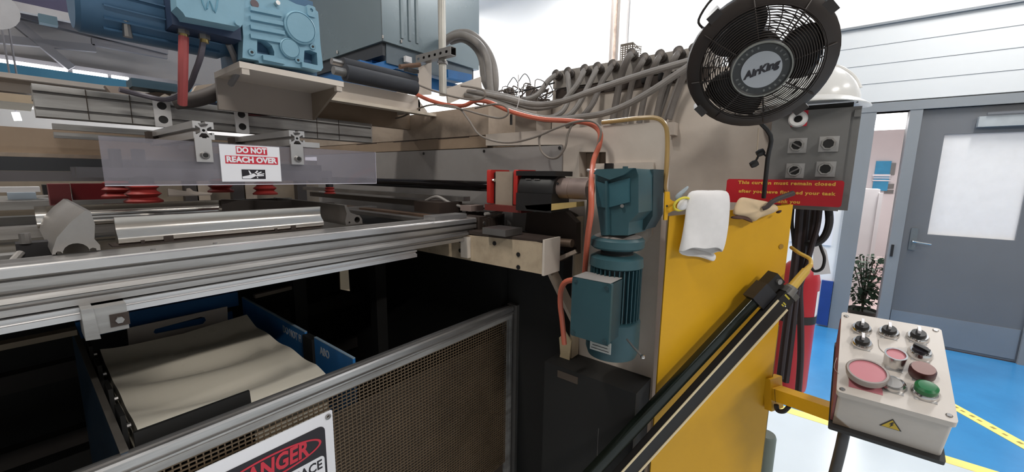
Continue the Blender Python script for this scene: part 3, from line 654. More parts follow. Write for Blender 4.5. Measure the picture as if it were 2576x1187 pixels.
T('motor_cable', 'red cable hanging straight down from the light blue gearmotor', 'cable', tube(B(), [a, at(461, 150, y=1.27), at(460, 215, y=1.30), at(459, 262, y=1.33)], .0105, 10, 5), mat('red_cable', '#ab5252', .45, 0, .1, 8))
T('motor_cable', 'violet-grey cable looping down beside the red cable', 'cable', tube(B(), [at(512, 100, y=1.265), at(505, 140, y=1.28), at(492, 178, y=1.32), at(470, 225, y=1.4), at(420, 250, y=1.45), at(360, 240, y=1.5), at(300, 225, y=1.5)], .007, 8, 5), mat('violet_grey_cable', '#5f5a63', .5))
T('drag_hose', 'thick dark drag hose curving under the light blue gearmotor', 'hose', tube(B(), [at(588, 92, y=1.47), at(600, 140, y=1.47), at(590, 190, y=1.475), at(555, 226, y=1.5), at(500, 248, y=1.52), at(440, 256, y=1.55)], .022, 12, 6), mat('dark_hose', '#57504d', .6, 0, .1, 20))
T('thin_hose', 'thin pale hose arching from the gearmotor to the gantry', 'hose', tube(B(), [at(575, 110, y=1.3), at(590, 145, y=1.32), at(597, 180, y=1.34), at(580, 212, y=1.4)], .008, 8, 5), mat('pale_hose', '#8a8788', .5))
# cream shelf
t = thing('motor_shelf', 'cream painted steel channel shelf under the light blue gearmotor', 'shelf', (.55, 1.35, 1.8))
O('top_flange', box(B(), (.408, 1.245, 1.889), (.695, 1.45, 1.9045)), mat('cream_paint', '#ded2c6', .5, 0, .05), t, .002)
O('web', box(B(), (.408, 1.438, 1.80), (.69, 1.45, 1.889)), mat('taupe_paint', '#a49a92', .5, 0, .05), t)
O('end_gusset', prism(B(), [(1.25, 1.889), (1.438, 1.889), (1.438, 1.80)], .008, EX((.682, 0, 0))), mat('taupe_paint2', '#938677', .5), t)
for xx in (.413, .672): O('rib_tab', box(B(), (xx, 1.247, 1.874), (xx+.018, 1.262, 1.889)), BEIGE, t)
# clutter between shelf and gantry: cream castings, dark red plate, dark box
p = at(665, 278, y=1.6)
T('dark_red_plate', 'dark red plate lying on the gantry rail under the shelf', 'plate', prism(B(), [g(612, 290, 1.6), g(650, 262, 1.6), g(716, 268, 1.6), g(722, 292, 1.6)], .06, FY((0, 1.66, 0))), DKRED, .002)
T('cream_casting', 'rounded cream casting under the motor shelf', 'casting', prism(B(), [g(560, 290, 1.662), g(562, 258, 1.662), g(592, 244, 1.662), g(640, 240, 1.662), g(654, 250, 1.662), g(655, 262, 1.662), g(640, 268, 1.662), g(610, 294, 1.662)], .08, FY((0, 1.742, 0))), mat('cream_cast', '#c3b09a', .5, 0, .08), .012)
T('cream_lever', 'small cream lever piece left of the red cable', 'lever', prism(B(), [g(475, 246, 1.7), g(495, 215, 1.7), g(540, 210, 1.7), g(530, 224, 1.7), g(500, 240, 1.7)], .03, FY((0, 1.73, 0))), mat('cream_cast2', '#bfae9c', .5), .004)
T('cream_lever', 'cream wedge bracket at the far left of the motor clutter', 'lever', prism(B(), [g(388, 252, 1.75), g(415, 236, 1.75), g(428, 242, 1.75), g(400, 262, 1.75)], .03, FY((0, 1.78, 0))), mat('cream_cast3', '#c2b4a5', .5), .003)
a, b_ = at(330, 195, y=1.9), at(448, 232, y=1.9)
T('dark_teal_box', 'dark teal actuator box behind the red cable', 'actuator', box(B(), (a.x, 1.9, b_.z), (b_.x, 2.0, a.z)), mat('teal_box', '#2a4655', .5), .01)
tbk = T('tan_bracket', 'tan bracket arm behind the gantry, below the dark teal box', 'bracket', prism(B(), [g(265, 214, 1.95), g(330, 218, 1.95), g(345, 236, 1.95), g(450, 224, 1.95), g(440, 240, 1.95), g(330, 252, 1.95), g(285, 238, 1.95)], .04, FY((0, 2.0, 0))), mat('tan_brk', '#9b8b81', .55), .003)

O('support_post', box(B(), (.42, 1.975, 1.70), (.45, 1.999, at(360, 240, y=1.97).z)), mat('tan_brk', '#9b8b81', .55), tbk)

T('navy_valve', 'small navy valve body on the gantry rail left of the cream casting', 'valve', prism(B(), [g(508, 290, 1.662), g(508, 256, 1.662), g(535, 254, 1.662), g(558, 262, 1.662), g(558, 290, 1.662)], .05, FY((0, 1.712, 0))), mat('navy_dark', '#2b2f3f', .5), .004)
T('rod_linkage', 'pale rod linkage crossing above the gantry rail', 'linkage', tube(B(), [at(545, 282, y=1.655), at(575, 262, y=1.66), at(600, 255, y=1.67), at(640, 252, y=1.67)], .010, 8, 3), mat('rod_taupe', '#8c817a', .5))

# ================================================================ padded rollers and the beige top beam
for k, (ya, a, b_, r, lab) in enumerate(((1.45, (868, 183), (1044, 222), .030, 'near black foam padded roller beside the cream shelf'), (1.56, (862, 160), (1045, 196), .024, 'rear black foam padded bar behind the padded roller'))):
    A_, C_ = at(*a, y=ya), at(*b_, y=ya); C_.z = A_.z
    t = thing('padded_roller', lab, 'roller', (A_+C_)/2-Vector((0, 0, r)), group='foam padded rollers')
    O('foam_sleeve', lathe(B(), [(r*.5, -.001), (r, 0), (r, (C_-A_).length), (r*.5, (C_-A_).length+.001)], frame(A_, (0, 1, 0), (0, 0, 1)), 28), FOAM, t)
    O('core_pipe', cyl(B(), A_-Vector((.045, 0, 0)), C_+Vector((.004, 0, 0)), r*.5, n=16), BOXG if k == 0 else STEEL, t)
A_ = at(1030, 186, y=1.56); O('cable_shoe', cbox(B(), (A_.x, 1.545, A_.z+.012), (.06, .03, .014)), BLK, t, .002)
t = thing('top_beam', 'beige steel beam under the padded rollers', 'beam', (1., 1.5, 1.9))
za, zb = at(930, 226, y=1.5).z, at(930, 262, y=1.5).z
O('beam_web', prism(B(), [(.6, za), (1.19, za), (1.24, zb+.01), (1.24, zb), (.6, zb)], .012, FY((0, 1.512, 0))), BEIGE, t, .001)
O('top_flange', box(B(), (.6, 1.5, za), (1.19, 1.66, za+.012)), BEIGE, t)
O('bottom_flange', box(B(), (.6, 1.47, zb-.012), (1.27, 1.512, zb)), mat('beige_light', '#d8cbba', .5), t, .002)
O('dark_underside', box(B(), (.62, 1.665, 1.835), (1.268, 1.70, za-.001)), BEIGEB, t)  # brown sheet added for the shaded underside of the beam
O('end_plate', prism(B(), [(1.5, zb), (1.66, zb), (1.66, za+.06), (1.5, za)], .01, EX((1.19, 0, 0))), BEIGE, t)
for k, (P, y_, lab) in enumerate((([(1050, 240), (1052, 170), (1083, 156), (1083, 238)], 1.62, 'upright beige gusset plate left of the galvanised pole'), ([(1120, 224), (1207, 193), (1210, 226), (1125, 262)], 1.5, 'slanting beige gusset plate right of the galvanised pole'))):
    T('gusset_plate', lab, 'plate', prism(B(), [g(*q, y_) for q in P], .008, FY((0, y_, 0))), BEIGE, .001)
T('motor_bolt', 'rusty rod end bolt poking past the gusset plate', 'bolt', cyl(B(), at(1006, 168, y=1.626), at(1056, 163, y=1.626), .011, n=10), mat('rust', '#7d6353', .6, .3, .2, 12))

# ================================================================ hanging control cabinet, blue sub-frame, pole
t = thing('control_cabinet', 'large blue-grey steel cabinet above the rollers', 'cabinet', (1.6, 2.2, 2.3))
O('shell', box(B(), (1.287, 1.9, 2.30), (2.012, 2.75, 3.6)), CABG, t, .004)
O('seam', box(B(), (1.2855, 1.9, 2.302), (1.287, 1.906, 3.6)), mat('seam', '#596469', .4), t)
for k in range(3): O('door_pleat', box(B(), (1.40+.05*k, 1.893, 2.34), (1.415+.05*k, 1.8995, 3.6)), mat('pleat', '#7b8a91', .35), t, .002)
O('bottom_lip', box(B(), (1.30, 1.925, 2.235), (1.985, 2.72, 2.2985)), CABD, t)
O('lip_face', box(B(), (1.32, 1.92, 2.20), (1.97, 1.9245, 2.2985)), mat('lip_grey', '#5b6973', .4), t)
for px, py in ((963, 97), (1010, 108), (848, 135)):
    p = at(px, py, y=1.895) if px > 960 else at(px, py, x=1.28); O('stud', cyl(B(), p, p+Vector((0, 0, .016)), .005, n=8), STEEL, t)
t = thing('blue_subframe', 'bright blue welded frame under the blue-grey cabinet', 'frame', (1.5, 2.0, 2.1))
O('cross_rail', box(B(), (1.20, 1.98, 2.135), (2.0, 2.05, 2.199)), BLUE, t, .003)
O('side_rail', box(B(), (1.315, 2.05, 2.14), (1.40, 2.7, 2.234)), BLUE, t, .003)
O('arm', beam(B(), at(925, 178, y=1.95), at(1000, 158, y=1.95), .04, .05), BLUE, t, .003)
a, b_ = at(1120, 186, y=1.86), at(1180, 198, y=1.86)
O('arm', beam(B(), a, b_, .05, .045), BLUE, t, .003)
T('white_clip', 'small white clip on the blue frame', 'clip', cbox(B(), at(1026, 150, y=1.9), (.04, .02, .03)), WHT, .004)
p0 = at(1114, 212, y=1.5)
T('galvanised_pole', 'upright galvanised pole in front of the blue-grey cabinet', 'pole', cyl(B(), (p0.x, 1.5, 1.99), (p0.x-.003, 1.5, 3.2), .018, n=20), GALV)
# perforated strut across the pole
A_, C_ = at(1047, 150, x=1.31), at(1135, 128, x=1.31); C_.z = A_.z
t = thing('strut_channel', 'grey slotted strut channel clamped across the pole', 'strut', A_)
L_ = (C_-A_).length; M = frame(A_-Vector((0, 0, .016)), C_-A_, (0, 0, 1))
O('slotted_face', prism(B(), [(0, 0), (L_, 0), (L_, .032), (0, .032)], .003, M, [rrect(.012+i*(L_-.01)/6, .009, .012+i*(L_-.01)/6+.017, .021, .005, 3) for i in range(6)]), BOXG, t)
O('top_side', box(B(), (0, .032, -.03), (L_, .035, .003), M), BOXG, t); O('bottom_side', box(B(), (0, -.003, -.03), (L_, 0, .003), M), BOXG, t)
O('dark_back', box(B(), (0, 0, -.03), (L_, .032, -.027), M), BLK, t)
O('pole_clamp', lathe(B(), [(.019, 0), (.024, 0), (.024, .012), (.019, .012)], Matrix.Translation((p0.x, 1.5, A_.z-.04)), 16, True), STEEL, t)
# ================================================================ machine side frame (plane x = 1.25) and the shaft drive
def f(px, py, x=1.25): p = at(px, py, x=x); return (-p.y, p.z)
t = thing('machine_side_frame', 'large beige machine side frame with rounded corner behind the teal gearmotor', 'frame', (1.35, .8, 0))
r0 = [f(1222, 338), f(1222, 366), f(1415, 364), f(1415, 520), f(1455, 540), f(1457, 965), (-.393, .89), (-.408, 1.72)]
rc = [(-.412+.03*math.cos(a)-.03, 1.755+.03*math.sin(a)) for a in (0, .4, .8, 1.2, PI/2)]
O('frame_plate', prism(B(), r0+rc, .05, FX((1.30, 0, 0)), [[f(1457, 382), f(1457, 445), f(1524, 445), f(1524, 382)]]), BEIGE, t, .004)
O('cutout_back', box(B(), (1.33, .56, 1.58), (1.36, .75, 1.74)), mat('dark_brown_inside', '#4a3b2f', .6), t)
O('cutout_strip', box(B(), (1.29, .645, 1.60), (1.33, .66, 1.70)), BEIGED, t)
O('lower_leg', box(B(), (1.30, .50, 0), (1.6, .70, 1.70)), BEIGED, t)
O('dark_gap_fill', box(B(), (1.235, .74, .02), (1.30, 1.06, 1.40)), VOID, t)  # black fill added to keep the gap beside the table bracket dark
O('frame_back', box(B(), (1.305, .72, 1.42), (1.6, 2.55, 1.735)), BEIGED, t)
c = O('motor_mount_plate', prism(B(), [f(1490, 412), f(1647, 408), f(1643, 590), f(1600, 640), f(1490, 640)], .012, FX((1.249, 0, 0))), BEIGE, t, .002)
for q in ((1640, 505),): pp = f(*q, 1.236); O('slot_mark', box(B(), (1.2345, -pp[0]-.003, pp[1]-.03), (1.2365, -pp[0]+.003, pp[1]+.03)), DKBR, c)
x_ = O('black_switch', box(B(), (1.225, .565, 1.635), (1.25, .592, 1.662)), BLK, t, .003)
zt = at(1100, 335, x=1.27).z
O('upper_beam', box(B(), (1.27, 1.145, 1.785), (1.45, 5.2, 1.905)), BEIGED, t, .004)
O('lower_beam', box(B(), (1.262, 1.145, 1.733), (1.45, 5.2, 1.781)), BEIGEB, t, .004)
for k in range(3): O('beam_joint', box(B(), (1.2605, 1.25+.35*k, 1.779), (1.2625, 1.45+.35*k, 1.783)), DKBR, t)
gp = T('wear_plate', 'bare grey wear plate bolted to the side frame behind the black shaft', 'plate', prism(B(), [f(1415, 365, 1.245), (-2.6, 1.729), (-2.6, 1.40), (-.762, 1.40)], .006, FX((1.2495, 0, 0))), GREYP, .001)
for q in ((1408, 372), (1218, 380), (1066, 386)):
    p = at(*q, x=1.243); O('bolt_hole', cyl(B(), (1.2425, p.y, p.z), (1.241, p.y, p.z), .006, n=10), BLK, gp)
# cream liquid-tight edging along the frame's rounded corner
T('edge_hose', 'yellowed clear hose following the rounded corner of the side frame', 'hose', tube(B(), [at(1515, 308, x=1.245), at(1560, 303, x=1.245), at(1610, 297, x=1.245), at(1650, 297, x=1.25), at(1672, 312, x=1.25), at(1679, 345, x=1.25), at(1677, 420, x=1.25), at(1672, 470, x=1.25), at(1680, 490, x=1.25)], .007, 8, 5), mat('yellowed_hose', '#b0915c', .35))
# shaft, bearing plates, coupling
zs = 1.575
t = thing('drive_shaft', 'glossy black drive shaft running along the grey wear plate', 'shaft', (1.15, 1.4, zs-.02))
O('shaft', cyl(B(), (1.15, 1.0, zs), (1.15, 2.5, zs), .020, n=24), mat('black_shaft', '#1d1a1b', .16, .6, .05), t)
t = thing('bearing_block', 'cream bearing block between two red plates on the shaft', 'bearing', (1.15, .93, 1.5))
O('block', box(B(), (1.11, .885, 1.51), (1.20, .965, 1.632)), mat('dirty_cream', '#9c8f80', .5, 0, .15, 8, 0, '#7a4a35', .5), t, .003)
for k, y_ in enumerate((.985, .86)):
    rp = O('red_plate', prism(B(), rrect(1.095, 1.515, 1.205, 1.638, .006, 2), .018, FY((0, y_+.009, 0))), REDB, t, .0015)
    O('plate_bolt', cyl(B(), (1.105, y_-.009, 1.60), (1.105, y_-.02, 1.60), .006, n=8), CHRM, rp)
for y_ in (.971, .875): O('spacer', box(B(), (1.115, y_-.006, 1.52), (1.19, y_+.006, 1.628)), BLK, t)
O('red_base', box(B(), (1.09, .83, 1.49), (1.2, 1.0, 1.512)), mat('dark_red_base', '#6a2620', .6), t, .002)
t = thing('shaft_coupling', 'black jaw coupling guard with a grey hub next to the teal gearmotor', 'coupling', (1.15, .72, 1.5))
O('guard', lathe(B(), [(0, 0), (.052, 0), (.058, .008), (.058, .13), (.05, .142), (0, .142)], frame((1.14, .845, zs-.002), (1, 0, 0), (0, 0, 1)), 24), BLK, t)
O('guard_top', box(B(), (1.085, .69, 1.618), (1.19, .85, 1.634)), BLK, t, .003)
O('guard_skirt', box(B(), (1.08, .70, 1.50), (1.19, .845, 1.56)), BLK, t, .006)
for y_ in (.80, .765): O('highlight_strip', box(B(), (1.0865, y_-.011, 1.606), (1.0885, y_+.011, 1.6085)), STEEL, t)  # bright steel strips stand in for highlights on the guard
O('hub', lathe(B(), [(0, 0), (.026, 0), (.034, .006), (.034, .05), (.032, .052), (.032, .054), (.034, .056), (.034, .12), (0, .12)], frame((1.14, .715, zs+.004), (1, 0, 0), (0, 0, 1)), 24), mat('hub_taupe', '#8d7b74', .5, .2, .1, 10), t)
O('set_screw', cyl(B(), (1.107, .695, 1.594), (1.104, .695, 1.595), .004, n=8), BLK, t)
# yellow ledge under coupling
T('ledge_plate', 'soiled yellowish ledge plate below the coupling guard', 'plate', prism(B(), [f(1320, 517, 1.08), f(1325, 526, 1.08), f(1375, 531, 1.08), f(1450, 520, 1.08), f(1450, 508, 1.08)], .05, FX((1.13, 0, 0))), mat('old_yellow', '#b59a5f', .6, 0, .15, 8), .002)

# ---------------- teal gearmotor hanging upright on the frame
ax, ay = 1.10, .478
t = thing('gearmotor', 'dark teal gearmotor hanging upright on the beige side frame', 'gearmotor', (ax, ay, 1.08))
def F2(px, py): return f(px, py, 1.04)
gb = O('gear_housing', prism(B(), [F2(1497, 440), F2(1506, 427), F2(1600, 424), F2(1606, 440), F2(1606, 535), F2(1582, 560), F2(1580, 592), F2(1512, 592), F2(1508, 560), F2(1500, 510)], .13, FX((1.17, 0, 0))), TEAL, t, .006, seg=2)
O('top_cap', prism(B(), [F2(1500, 437), F2(1508, 426), F2(1600, 423), F2(1575, 440), F2(1540, 452)], .02, FX((1.042, 0, 0))), TEAL, gb, .003)
O('front_rib', beam(B(), at(1528, 455, x=1.034), at(1530, 590, x=1.034), .006, .02, (1, 0, 0)), TEAL, gb, .002)
O('front_panel', prism(B(), [F2(1500, 455), F2(1526, 462), F2(1526, 522), F2(1505, 518)], .012, FX((1.045, 0, 0))), mat('teal_panel', '#365f69', .4), gb, .003)
O('front_panel', prism(B(), [F2(1532, 462), F2(1585, 448), F2(1585, 508), F2(1532, 522)], .012, FX((1.045, 0, 0))), mat('teal_panel2', '#355d67', .4), gb, .003)
O('side_flange', prism(B(), [f(1588, 428, 1.12), f(1636, 425, 1.12), f(1634, 545, 1.12), f(1614, 580, 1.12), f(1588, 580, 1.12)], .09, FX((1.235, 0, 0))), TEALD, t, .008, seg=2)
O('housing_bolt', cyl(B(), at(1565, 518, x=1.04), at(1565, 518, x=1.03), .005, n=8), STEEL, gb)
O('hex_cap', cyl(B(), at(1573, 424, x=1.08)-Vector((0, 0, .002)), at(1573, 424, x=1.08)+Vector((0, 0, .006)), .008, n=6), TEAL, gb)
AX = Matrix.Translation((ax, ay, 0))
O('flange', lathe(B(), [(0, 1.452), (.05, 1.452), (.072, 1.444), (.077, 1.438), (.077, 1.418), (.07, 1.412), (0, 1.412)], AX, 32), TEAL, t)
O('flange_dust', lathe(B(), [(.0, 1.4535), (.05, 1.4535), (.068, 1.4465), (.066, 1.445), (0, 1.4515)], AX, 24), DUST, t)
O('neck', lathe(B(), [(.052, 1.412), (.046, 1.40), (.05, 1.388), (.04, 1.387), (.04, 1.412)], AX, 24, True), mat('neck_black', '#262c2e', .5), t)
O('end_ring', lathe(B(), [(0, 1.394), (.06, 1.394), (.076, 1.385), (.078, 1.360), (.07, 1.356), (0, 1.356)], AX, 32), TEAL, t)
O('stator', cyl(B(), (ax, ay, 1.198), (ax, ay, 1.358), .064, n=32), mat('stator_dark', '#20343a', .5), t)
for k in range(34):
    a = 2*PI*k/34; dv = Vector((math.cos(a), math.sin(a), 0))
    O('cooling_rib', beam(B(), Vector((ax, ay, 1.203))+dv*.069, Vector((ax, ay, 1.357))+dv*.069, .0028, .012, dv), mat('rib_teal', '#2a4d56', .45), t)
O('fan_cover', lathe(B(), [(0, 1.20), (.07, 1.20), (.079, 1.194), (.079, 1.105), (.072, 1.085), (.05, 1.078), (0, 1.078)], AX, 36), mat('cover_teal', '#2b4c54', .45, 0, .08, 6), t)
x0 = .965; y1, y0b = .545, .432
tb = O('terminal_box', box(B(), (x0+.012, y0b, 1.168), (x0+.08, y1, 1.335)), TEALD, t, .006, seg=2)
O('box_lid', prism(B(), rrect(-y1-.003, 1.164, -y0b+.003, 1.338, .006, 3), .012, FX((x0+.012, 0, 0))), mat('lid_teal', '#2d4d54', .42), tb, .002)
O('lid_dust', box(B(), (x0-.001, y0b, 1.3385), (x0+.075, y1, 1.3395)), mat('grey_dust', '#8f8b88', .9), tb)
for (yy, zz) in ((y1-.008, 1.329), (y0b+.010, 1.325), (y1-.008, 1.175), (y0b+.008, 1.175)): O('lid_screw', cyl(B(), (x0+.0005, yy, zz), (x0-.005, yy, zz), .006, n=10), TEALD, tb)
np_ = O('name_plate', box(B(), (ax-.083, .445, 1.115), (ax-.0795, .51, 1.148)), mat('nameplate', '#c3c6c2', .4, .2), t)
for k, w_ in enumerate((.028, .024, .026)): O('print_line', box(B(), (ax-.0838, .478-w_, 1.121+.009*k), (ax-.0832, .478+w_, 1.1225+.009*k)), SIGNK, np_)
O('handle_rod', tube(B(), [at(1577, 853, x=1.02), at(1595, 875, x=1.0), at(1617, 897, x=.98)], .0028, 8, 2), STEEL, t)
O('rod_ball', lathe(B(), [(0, -.006), (.005, -.004), (.0065, 0), (.005, .004), (0, .006)], Matrix.Translation(at(1617, 897, x=.98)), 10), CHRM, t)
O('cable_fitting', cyl(B(), (x0+.045, y1, 1.318), (x0+.045, y1+.018, 1.318), .012, n=10), mat('fit_grey', '#9a9690', .5), tb)
T('orange_cable', 'short orange cable looping from the teal gearmotor terminal box', 'cable', tube(B(), [(x0+.045, y1+.012, 1.318), (x0+.045, y1+.05, 1.305), (x0+.06, y1+.075, 1.27), (x0+.075, y1+.085, 1.22), (x0+.09, y1+.085, 1.16), (x0+.1, y1+.08, 1.08)], .0085, 10, 5), ORG)
# ---------------- lower bracket, strut, levers between table and frame
t = thing('table_bracket', 'beige bracket beam with bolt holes carrying the table end', 'bracket', (1.03, .95, 1.31))
O('beam_plate', prism(B(), [(-.676, 1.316), (-1.36, 1.312), (-1.36, 1.36), (-1.02, 1.405), (-.70, 1.416), (-.678, 1.414)], .012, FX((1.012, 0, 0))), mat('bracket_beige', '#b7a58d', .5, 0, .08, 5, 0, '#5d4a38', .6, dscale=7), t, .002)
O('end_plate', box(B(), (1.0, .668, 1.312), (1.09, .676, 1.425)), BEIGE, t, .001)
O('top_plate', box(B(), (1.0, .68, 1.41), (1.1, 1.0, 1.422)), DKBR, t)
for q in ((1304, 640), (1304, 672), (1157, 605), (1158, 630), (1244, 612)):
    p = at(*q, x=.999); O('bolt_hole', cyl(B(), (.9995, p.y, p.z), (.997, p.y, p.z), .0075, n=10), BLK, t)
O('angle_tab', box(B(), (.985, .985, 1.325), (1.0, 1.02, 1.40)), BEIGE, t, .001)
O('back_web', box(B(), (1.014, .70, 1.33), (1.2, 1.3, 1.345)), DKBR, t)
t = thing('diagonal_strut', 'soiled beige strut slanting down below the bracket beam', 'strut', (1.15, .75, 1.0))
O('strut_bar', beam(B(), at(1378, 660, x=1.10), at(1445, 800, x=1.16), .012, .045, (1, 0, 0)), BEIGED, t, .003)
O('cross_arm', beam(B(), at(1385, 660, x=1.12), at(1450, 632, x=1.16), .012, .035, (1, 0, 0)), BEIGED, t, .003)
T('pivot_bolt', 'greasy pivot bolt above the diagonal strut', 'bolt', cyl(B(), at(1395, 608, x=1.14), at(1440, 612, x=1.14), .014, n=12), mat('bolt_brown', '#6c5a4c', .5, .4))
T('lever_plate', 'dark greasy lever plate under the ledge plate', 'lever', prism(B(), [f(1325, 535, 1.17), f(1420, 530, 1.17), f(1450, 560, 1.17), f(1450, 640, 1.17), f(1380, 620, 1.17), f(1320, 580, 1.17)], .03, FX((1.2, 0, 0))), DKBR, .004)
T('tilted_slide_plate', 'small dark steel slide plate on the bracket beam', 'plate', box(B(), (.97, .80, 1.4235), (1.06, .90, 1.445)), STEEL, .003)
T('vertical_cover_strip', 'narrow cream strip standing upright left of the teal gearmotor', 'strip', box(B(), (1.20, .672, .93), (1.248, .680, 1.48)), mat('cream_strip', '#b8a78e', .5), .001)
T('torn_label_plate', 'torn cream label plate low beside the gearmotor', 'plate', prism(B(), [f(1405, 850, 1.18), f(1420, 835, 1.18), f(1435, 860, 1.18), f(1428, 930, 1.18), f(1400, 930, 1.18), f(1408, 890, 1.18)], .006, FX((1.19, 0, 0))), mat('torn_cream', '#b8a585', .6, 0, .15, 12), .001)
t = thing('black_floor_cabinet', 'black floor cabinet below the teal gearmotor', 'cabinet', (1.18, .53, 0))
O('body', box(B(), (1.12, .40, 0), (1.247, .735, .965)), VOID, t, .004)
O('door_seam', box(B(), (1.1185, .515, .02), (1.12, .5175, .80)), mat('seam_grey', '#4a4644', .5), t)
O('label_strip', box(B(), (1.1185, .60, .925), (1.12, .68, .95)), mat('dark_strip', '#4a4038', .5), t)
# ================================================================ added black panels that keep the space below the table dark
t = thing('dark_enclosure', 'black panels added to keep the space around the sheet stack dark', 'magazine', (.3, 1.7, 0))
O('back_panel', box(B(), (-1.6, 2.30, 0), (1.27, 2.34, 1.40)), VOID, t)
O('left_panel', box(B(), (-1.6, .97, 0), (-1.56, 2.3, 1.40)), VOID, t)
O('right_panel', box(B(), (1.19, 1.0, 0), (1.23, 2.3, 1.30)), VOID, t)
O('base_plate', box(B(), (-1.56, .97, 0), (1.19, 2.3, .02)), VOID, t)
O('light_block_cover', box(B(), (.845, 1.10, 1.385), (1.19, 2.3, 1.395)), VOID, t)  # unseen plate added to keep overhead light out of the interior
for k, (a, b_) in enumerate(((( .70, 1.7, .3), (.70, 1.7, 1.38)), ((.95, 1.5, .3), (.95, 1.5, 1.38)))):
    O('inner_post', beam(B(), a, b_, .05, .05), VOID, t)
for k, q in enumerate(((770, 880, 2.1), (1000, 760, 2.0))):
    O('inner_rail', box(B(), (-1.4, q[2], .6+.3*k), (1.18, q[2]+.05, .66+.3*k)), mat('inner_dark', '#241f1c', .6), t)
a = at(868, 715, y=1.15)
T('hanging_tab', 'cream sheet metal tab hanging under the table rail', 'bracket', prism(B(), [g(855, 672, 1.15), g(876, 672, 1.15), g(880, 732, 1.15), g(857, 728, 1.15)], .004, FY((0, 1.154, 0))), mat('tab_cream', '#a2937c', .5), .0005)
T('tan_guide_bar', 'tan guide bar in the dark behind the rail clamp', 'bar', box(B(), (-.6, 1.6, at(100, 862, y=1.6).z), (at(195, 840, y=1.6).x, 1.64, at(100, 848, y=1.6).z)), mat('tan_bar', '#8a7d6b', .5), .002)
a, b_ = at(735, 722, y=1.7), at(640, 745, y=1.7)
T('tan_guide_bar', 'short tan bar in the dark above the blue guide', 'bar', beam(B(), a, b_, .02, .014), mat('tan_bar2', '#6f655a', .5), .002)

# ---------------- stack of sheets
def sheet(z0, z1, wavy, lab, dx=0, dy=0):
    nx, ny = 14, 40; bm = B(); top = []; bot = []
    for j in range(ny+1):
        v = j/ny; y = 1.035+.59*v+dy; ra, rb = [], []
        for i in range(nx+1):
            u = i/nx; x = .11+.377*u+dx
            w_ = 0
            if wavy:
                s = v*3.1+.28*math.sin(u*2.3)+.12*u
                w_ = -.036*(.5+.5*math.cos(2*PI*s))*(.45+.55*math.sin(PI*min(1, .12+v)))*(.22+.78*math.sin(PI*min(1, u*1.15))**.7 if u < .87 else .22+.6*(1-u)/.13)
                w_ += .022*max(0, v-.86)/.14*(.35+.65*abs(2*u-1)) - .012*max(0, .1-v)/.1
            ra.append(bm.verts.new((x, y, z1+w_))); rb.append(bm.verts.new((x, y, z0)))
        top.append(ra); bot.append(rb)
    for j in range(ny):
        for i in range(nx):
            bm.faces.new((top[j][i], top[j][i+1], top[j+1][i+1], top[j+1][i])); bm.faces.new((bot[j][i], bot[j+1][i], bot[j+1][i+1], bot[j][i+1]))
    for j in range(ny):
        bm.faces.new((top[j][0], top[j+1][0], bot[j+1][0], bot[j][0])); bm.faces.new((top[j][nx], bot[j][nx], bot[j+1][nx], top[j+1][nx]))
    for i in range(nx):
        bm.faces.new((top[0][i], bot[0][i], bot[0][i+1], top[0][i+1])); bm.faces.new((top[ny][i], top[ny][i+1], bot[ny][i+1], bot[ny][i]))
    return T('plastic_sheet', lab, 'sheet', bm, SHEET, group='sheets in the magazine stack', ang=.9)
sheet(1.0405, 1.08, True, 'wavy beige plastic sheet on top of the stack')
for k in range(5):
    sheet(1.04-.019*(k+1)+.0005, 1.04-.019*k, False, ['second beige sheet from the top of the stack', 'third beige sheet from the top of the stack', 'fourth beige sheet from the top of the stack', 'fifth beige sheet from the top of the stack', 'lowest visible beige sheet of the stack'][k], random.uniform(-.003, .003), random.uniform(-.002, .004))
T('stack_lift_table', 'black lift table under the beige sheet stack', 'lift table', box(B(), (.10, 1.03, .021), (.5, 1.65, .944)), VOID, .004)
# front stop, side guides, slotted back plate
T('front_stop_plate', 'black stop plate standing in front of the sheet stack', 'plate', prism(B(), [g(336, 1090, 1.0), g(628, 983, 1.0), g(637, 1045, 1.0), (g(637, 1045, 1.0)[0], .75), (g(336, 1090, 1.0)[0], .75)], .008, FY((0, 1.008, 0))), VOID, .001)
t = thing('blue_side_guide', 'dark blue side guide with black fingers on the left of the sheet stack', 'guide', (.08, 1.4, .6))
O('guide_plate', box(B(), (.072, .975, .5), (.082, 1.95, 1.10)), mat('guide_navy', '#1d3549', .45, 0, .1, 4), t, .001)
O('guide_flange', box(B(), (.071, .975, 1.1002), (.083, 1.95, 1.104)), mat('guide_edge', '#5b5650', .5), t)
for k, yy in enumerate((1.60, 1.42, 1.24, 1.08)):
    fg = O('black_finger', prism(B(), [(yy, .9), (yy+.12, .9), (yy+.10, 1.11), (yy+.02, 1.115)], .008, EX((.088, 0, 0))), VOID, t, .001)
    O('finger_bolt', cyl(B(), (.096, yy+.03, 1.085), (.103, yy+.03, 1.085), .006, n=8), STEEL, fg)
t = thing('blue_side_guide', 'bright blue side guide with white lettering on the right of the sheet stack', 'guide', (.55, 1.4, .6))
for k, (ya, yb, s) in enumerate(((1.30, 1.87, 'DO NOT FI'), (1.005, 1.235, 'ABO'))):
    gp_ = O('guide_plate', box(B(), (.548, ya, .55), (.556, yb, 1.10)), BLUEG, t, .001)
    O('bright_edge', box(B(), (.548, ya, 1.1001), (.556, yb, 1.1025)), mat('bright_edge', '#8fa4b5', .4), gp_)
    text('lettering', s, .036, frame((.5475, (1.40 if k == 0 else 1.17), 1.068), (0, -1, 0), (0, 0, 1)), mat('worn_white', '#b9bec4', .6), gp_, .0008, .0003, sx=.8)
O('black_clamp', box(B(), (.54, 1.235, .95), (.562, 1.30, 1.095)), VOID, t, .003)
